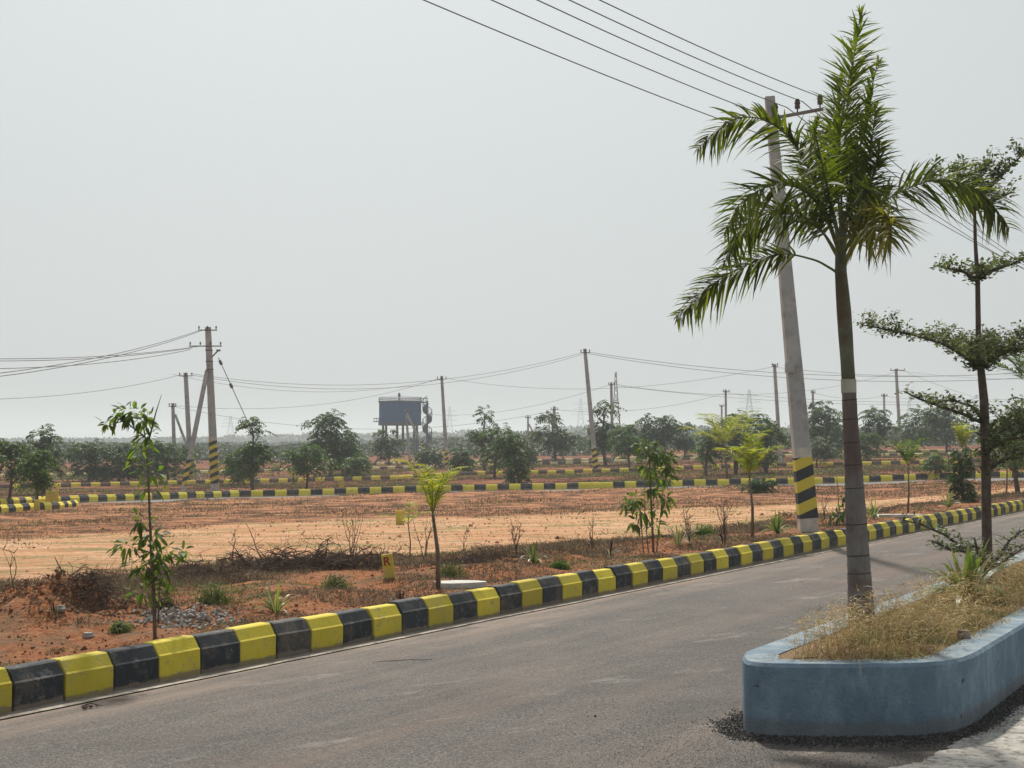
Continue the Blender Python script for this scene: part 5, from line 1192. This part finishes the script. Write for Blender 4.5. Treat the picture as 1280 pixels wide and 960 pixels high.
fw(1105, 495, 150, 1400, 500, 150, .7, 'faint wire right of the small far pole beside the wide crossarm pole')

# ------------------------------------------------------------------ water tower
M['tank'] = surf('tank_paint', (.015, .075, .19), (.022, .09, .22), .6, .7)
M['tank_conc'] = surf('tower_concrete', (.06, .075, .10), (.085, .10, .125), .8, .85)
M['rail'] = surf('rail_white', (.42, .44, .47), (.55, .57, .6), 2, .7)
wd_ = 205.; kw = wd_/F
def wp(px, py, dy=0): return at(px, py, wd_+dy)
cx = 500; gb = wp(cx, 575); gb.z = tz(gb.x, gb.y)
wt = thing('water_tower', gb, 'blue-grey round water tower on concrete legs with a spiral stair, beyond the field', 'water tower')
def zat(py): return wp(cx, py).z
def ringtube(r0, z0, r1, z1, n=40, c=gb):
    vs = []; 
    for r_, z_ in ((r0, z0), (r1, z1)): vs += [(c.x+r_*math.cos(2*math.pi*i/n), c.y+r_*math.sin(2*math.pi*i/n), z_) for i in range(n)]
    return vs, [(i, (i+1) % n, n+(i+1) % n, n+i) for i in range(n)]
def lathe(prof, n=40, c=gb):
    mb = MB()
    for (r0, z0), (r1, z1) in zip(prof, prof[1:]): mb.add(*ringtube(r0, z0, r1, z1, n, c))
    return mb
Rt = 26.3*kw
lathe([(0, zat(531)), (Rt, zat(531)), (Rt, zat(527)), (Rt, zat(503)), (Rt*.5, zat(501)), (0, zat(500.5))]).build('tank', M['tank'], wt, False)
lathe([(0, zat(531.8)), (Rt*1.03, zat(531.8)), (Rt*1.03, zat(528)), (Rt, zat(527.6))]).build('ring_beam', M['tank_conc'], wt)
lathe([(Rt-.05, zat(503.2)), (Rt*1.04, zat(503.2)), (Rt*1.04, zat(501.6)), (0, zat(500.9))]).build('roof_slab', M['tank_conc'], wt)
mb = MB(); rrr = Rt*1.01
for i in range(36):
    a = 2*math.pi*i/36; p = Vector((gb.x+rrr*math.cos(a), gb.y+rrr*math.sin(a), zat(502))); mb.tube([p, p+Vector((0, 0, zat(497)-zat(502)))], [.045, .045], 5)
for yy in (497, 499.3):
    pts = [(gb.x+rrr*math.cos(2*math.pi*i/48), gb.y+rrr*math.sin(2*math.pi*i/48), zat(yy)) for i in range(49)]; mb.tube(pts, [.05]*49, 5)
mb.build('railing', M['rail'], wt)
for i in range(6):
    a = 2*math.pi*(i+.42)/6; rr_ = Rt*.86; mb = MB(); p = Vector((gb.x+rr_*math.cos(a), gb.y+rr_*math.sin(a), gb.z-.5)); mb.tube([p, Vector((p.x, p.y, zat(531)))], [1.6*kw, 1.6*kw], 6); mb.build('column', M['tank_conc'], wt)
for yy in (551, 568):
    lathe([(Rt*.80, zat(yy+1.3)), (Rt*.92, zat(yy+1.3)), (Rt*.92, zat(yy-1.3)), (Rt*.80, zat(yy-1.3)), (Rt*.8, zat(yy+1.3))], 8).build('brace_ring', M['tank_conc'], wt)
mb = MB(); c = wp(470.5, 527, -.5); mb.box(c, (7*kw, 3*kw, .12)); 
for dx in (-3, 0, 3): mb.tube([c+Vector((dx*kw, -1.4*kw, 0)), c+Vector((dx*kw, -1.4*kw, 4*kw))], [.04, .04], 4)
mb.tube([c+Vector((-3.4*kw, -1.4*kw, 4*kw)), c+Vector((3*kw, -1.4*kw, 4*kw))], [.05, .05], 4); mb.build('balcony', M['tank_conc'], wt)
mb = MB(); v0 = Vector((wp(499, 500).x, gb.y, zat(500))); mb.tube([v0, v0+Vector((0, 0, .25)), v0+Vector((0, 0, .5)), v0+Vector((0, 0, .8)), v0+Vector((0, 0, 1.05))], [.25, .12, .2, .2, .02], 8); mb.build('roof_vent', M['tank_conc'], wt)
# spiral stair
sc = wp(534, 540, -.3); mb = MB(); mb.tube([(sc.x, sc.y, gb.z-.3), (sc.x, sc.y, zat(501))], [1.3*kw, 1.3*kw], 8); mb.build('stair_post', M['tank_conc'], wt)
mb = MB(); rl = MB(); z0, z1 = gb.z, zat(503); nS = 64; Rs = 6.0*kw; last = None; pl = []
for i in range(nS):
    a = 2*math.pi*i/nS*2.7+.6; z_ = z0+(z1-z0)*i/nS; c1 = Vector((sc.x, sc.y, z_)); 
    da = .32; e1 = c1+Vector((math.cos(a), math.sin(a), 0))*Rs; e2 = c1+Vector((math.cos(a+da), math.sin(a+da), 0))*Rs
    th = Vector((0, 0, -.28)); mb.add([c1, e1, e2, c1+th, e1+th, e2+th], [(0, 1, 2), (5, 4, 3), (0, 3, 4, 1), (1, 4, 5, 2), (2, 5, 3, 0)])
    pl.append(e1+Vector((0, 0, .95)));
    if i % 2 == 0: rl.tube([e1, e1+Vector((0, 0, .95))], [.035, .035], 4)
rl.tube(pl, [.045]*len(pl), 5); mb.build('spiral_steps', M['tank_conc'], wt); rl.build('stair_rail', M['tank_conc'], wt)
mb = MB(); mb.box((wp(530, 503).x, sc.y, zat(503)), (10*kw, 2.6*kw, .15)); 
for dx in (-4, 0, 4): mb.tube([(wp(530+dx, 503).x, sc.y-1.3*kw, zat(503)), (wp(530+dx, 503).x, sc.y-1.3*kw, zat(498))], [.04, .04], 4)
mb.tube([(wp(525, 503).x, sc.y-1.3*kw, zat(498)), (wp(535.5, 503).x, sc.y-1.3*kw, zat(498))], [.05, .05], 4); mb.build('landing', M['tank_conc'], wt)

# ------------------------------------------------------------------ lattice pylons
def pylon(px, top, d, wpx, label, base=None, r=.032, arms=3):
    k = d/F; g0 = at(px, 560, d); g0.z = tz(g0.x, g0.y)-.3; H = at(px, top, d).z-g0.z; root = MB(); W0 = wpx*k/2; mb = root
    def cor(f, i): w_ = W0*((1-f)**1.3*.9+.10); return g0+Vector(((1, 1, -1, -1)[i]*w_, (1, -1, -1, 1)[i]*w_, H*f))
    lv = [0, .2, .38, .52, .64, .74, .83, .91, 1]
    for i in range(4):
        mb.tube([cor(f, i) for f in lv], [r]*len(lv), 4)
        for a, b in zip(lv, lv[1:]): mb.tube([cor(a, i), cor(b, (i+1) % 4)], [r*.6]*2, 4); mb.tube([cor(a, (i+1) % 4), cor(b, i)], [r*.6]*2, 4)
    for j in range(arms):
        f = .66+.11*j; A = W0*(1.5-.2*j); c = g0+Vector((0, 0, H*f))
        for sg in (-1, 1): mb.tube([c, c+Vector((sg*A, 0, .01*H))], [r]*2, 4); mb.tube([c+Vector((0, 0, H*.05)), c+Vector((sg*A, 0, .01*H))], [r*.7]*2, 4)
    tag(mb.build('lattice_pylon', M['steel'], origin=g0), label, 'pylon', 'faint lattice pylons on the horizon')
pylon(288, 520, 620, 16, 'very faint lattice pylon above the hills right of the double-arm pole')
pylon(562, 508, 600, 14, 'very faint lattice pylon just right of the slim striped pole')
pylon(726, 498, 600, 16, 'faint lattice pylon left of the tall leaning middle pole')
pylon(937, 487, 560, 22, 'faint lattice pylon between the yellow palm and the large leaning pole', r=.045)
pylon(1137, 500, 600, 18, 'faint lattice pylon right of the wide crossarm pole')
pylon(770, 465, 210, 16, 'slender nearer lattice mast rising behind the top tuft tree', r=.04, arms=0)

# ------------------------------------------------------------------ far woods
M['far_leaf'] = leafm('far_leaf', [(.015, .035, .014), (.028, .052, .02), (.048, .075, .03)], .2)
M['far_leaf2'] = leafm('far_leaf_brown', [(.05, .06, .03), (.08, .085, .04), (.1, .08, .05)], .2)
def wood(d0, d1, topf, n, cw, label, mat='far_leaf', px0=-500, px1=1800, q=.5, nl=220, name='far_wood'):
    lb = LB(); mb = MB()
    for i in range(n):
        px = RNG.uniform(px0, px1); d = RNG.uniform(d0, d1); k = d/F
        if d < 212 and 462 < px < 556: continue
        x = (px-640)*k; zb = tz(x, d)
        H = (at(px, topf(px), d).z-zb)*RNG.uniform(.75, 1.06); 
        if H < 1: H = 1+RNG.random()
        w_ = cw*RNG.uniform(.6, 1.3); nn = int(nl*RNG.uniform(.7, 1.3))
        ncl = 5
        for j in range(ncl):
            c = (x+RNG.normal()*w_*.35, d+RNG.normal()*w_*.3, zb+H*RNG.uniform(.3, .82))
            P, D = ell(c, (w_*.33, w_*.33, H*.2), nn//ncl, .4, .5); lb.add(P, D+RNG.normal(size=D.shape)*.5, q*RNG.uniform(.6, 1.4, len(P)), q*.8, .2, QUAD)
        mb.tube([(x, d, zb-.2), (x, d, zb+H*.6)], [.12, .06], 4)
        P, D = ell((x, d, zb+H*.25), (w_*.4, w_*.4, H*.25), nn//4, .3); lb.add(P, D, q, q*.8, .2, QUAD)
    o = lb.build(name, M[mat]); t_ = mb.build('far_trunks', M['bark_dark'], o); tag(o, label, 'wood', kind='stuff')
tA = crv({-500: 556, 0: 560, 300: 556, 640: 552, 1000: 545, 1300: 545, 1800: 545})
wood(150, 205, crv({-500: 556, 60: 570, 120: 560, 300: 563, 480: 562, 640: 558, 760: 554, 900: 550, 1060: 540, 1300: 538, 1800: 538}), 330, 5, 'scrubby near edge of the wood behind the plots', 'far_leaf', q=.26, nl=260)
wood(230, 310, crv({-500: 556, 0: 556, 200: 555, 300: 556, 480: 555, 560: 546, 640: 550, 800: 543, 900: 540, 1100: 536, 1800: 536}), 300, 7, 'bluish green wood behind the water tower', q=.5, nl=300)
wood(430, 560, crv({-500: 548, 0: 555, 200: 555, 350: 553, 480: 550, 600: 543, 700: 539, 780: 533, 900: 534, 1100: 533, 1800: 533}), 330, 12, 'hazy wood in the distance', q=.9, nl=260)
wood(800, 1000, crv({-500: 546, 0: 549, 250: 547, 340: 542, 420: 541, 520: 541, 640: 538, 760: 530, 900: 531, 1100: 530, 1800: 530}), 420, 19, 'palest farthest wood on the skyline', q=1.7, nl=240)
# low hill under the farthest wood
mb = MB(); q = np.linspace(-2600, 2600, 160)
for x in q:
    hgt = 2+5*float(fbm((x+900)*.0016, .3, 3, 66)); 
    for (yy, zz) in ((1050, -1), (1300, hgt*.7), (1700, hgt), (2300, -1)): mb.v.append((x, yy, zz))
for i in range(len(q)-1):
    for j in range(3): a = i*4+j; mb.f.append((a, a+4, a+5, a+1)); mb.m.append(0)
tag(mb.build('hills', surf('hill', (.04, .05, .025), (.09, .085, .05), .02, .95), smooth=True), kind='structure')

# ------------------------------------------------------------------ haze
mb = MB(); mb.box((0, 1600, 20), (9000, 5200, 46))
hm = bpy.data.materials.new('haze'); hm.use_nodes = True; t = hm.node_tree; t.nodes.clear(); ho = nd(t, 'ShaderNodeOutputMaterial'); pv = nd(t, 'ShaderNodeVolumePrincipled')
pv.inputs['Color'].default_value = (.85, .93, .97, 1); pv.inputs['Density'].default_value = .00075; pv.inputs['Anisotropy'].default_value = .2
t.links.new(pv.outputs[0], ho.inputs['Volume'])
tag(mb.build('haze', hm), kind='stuff')
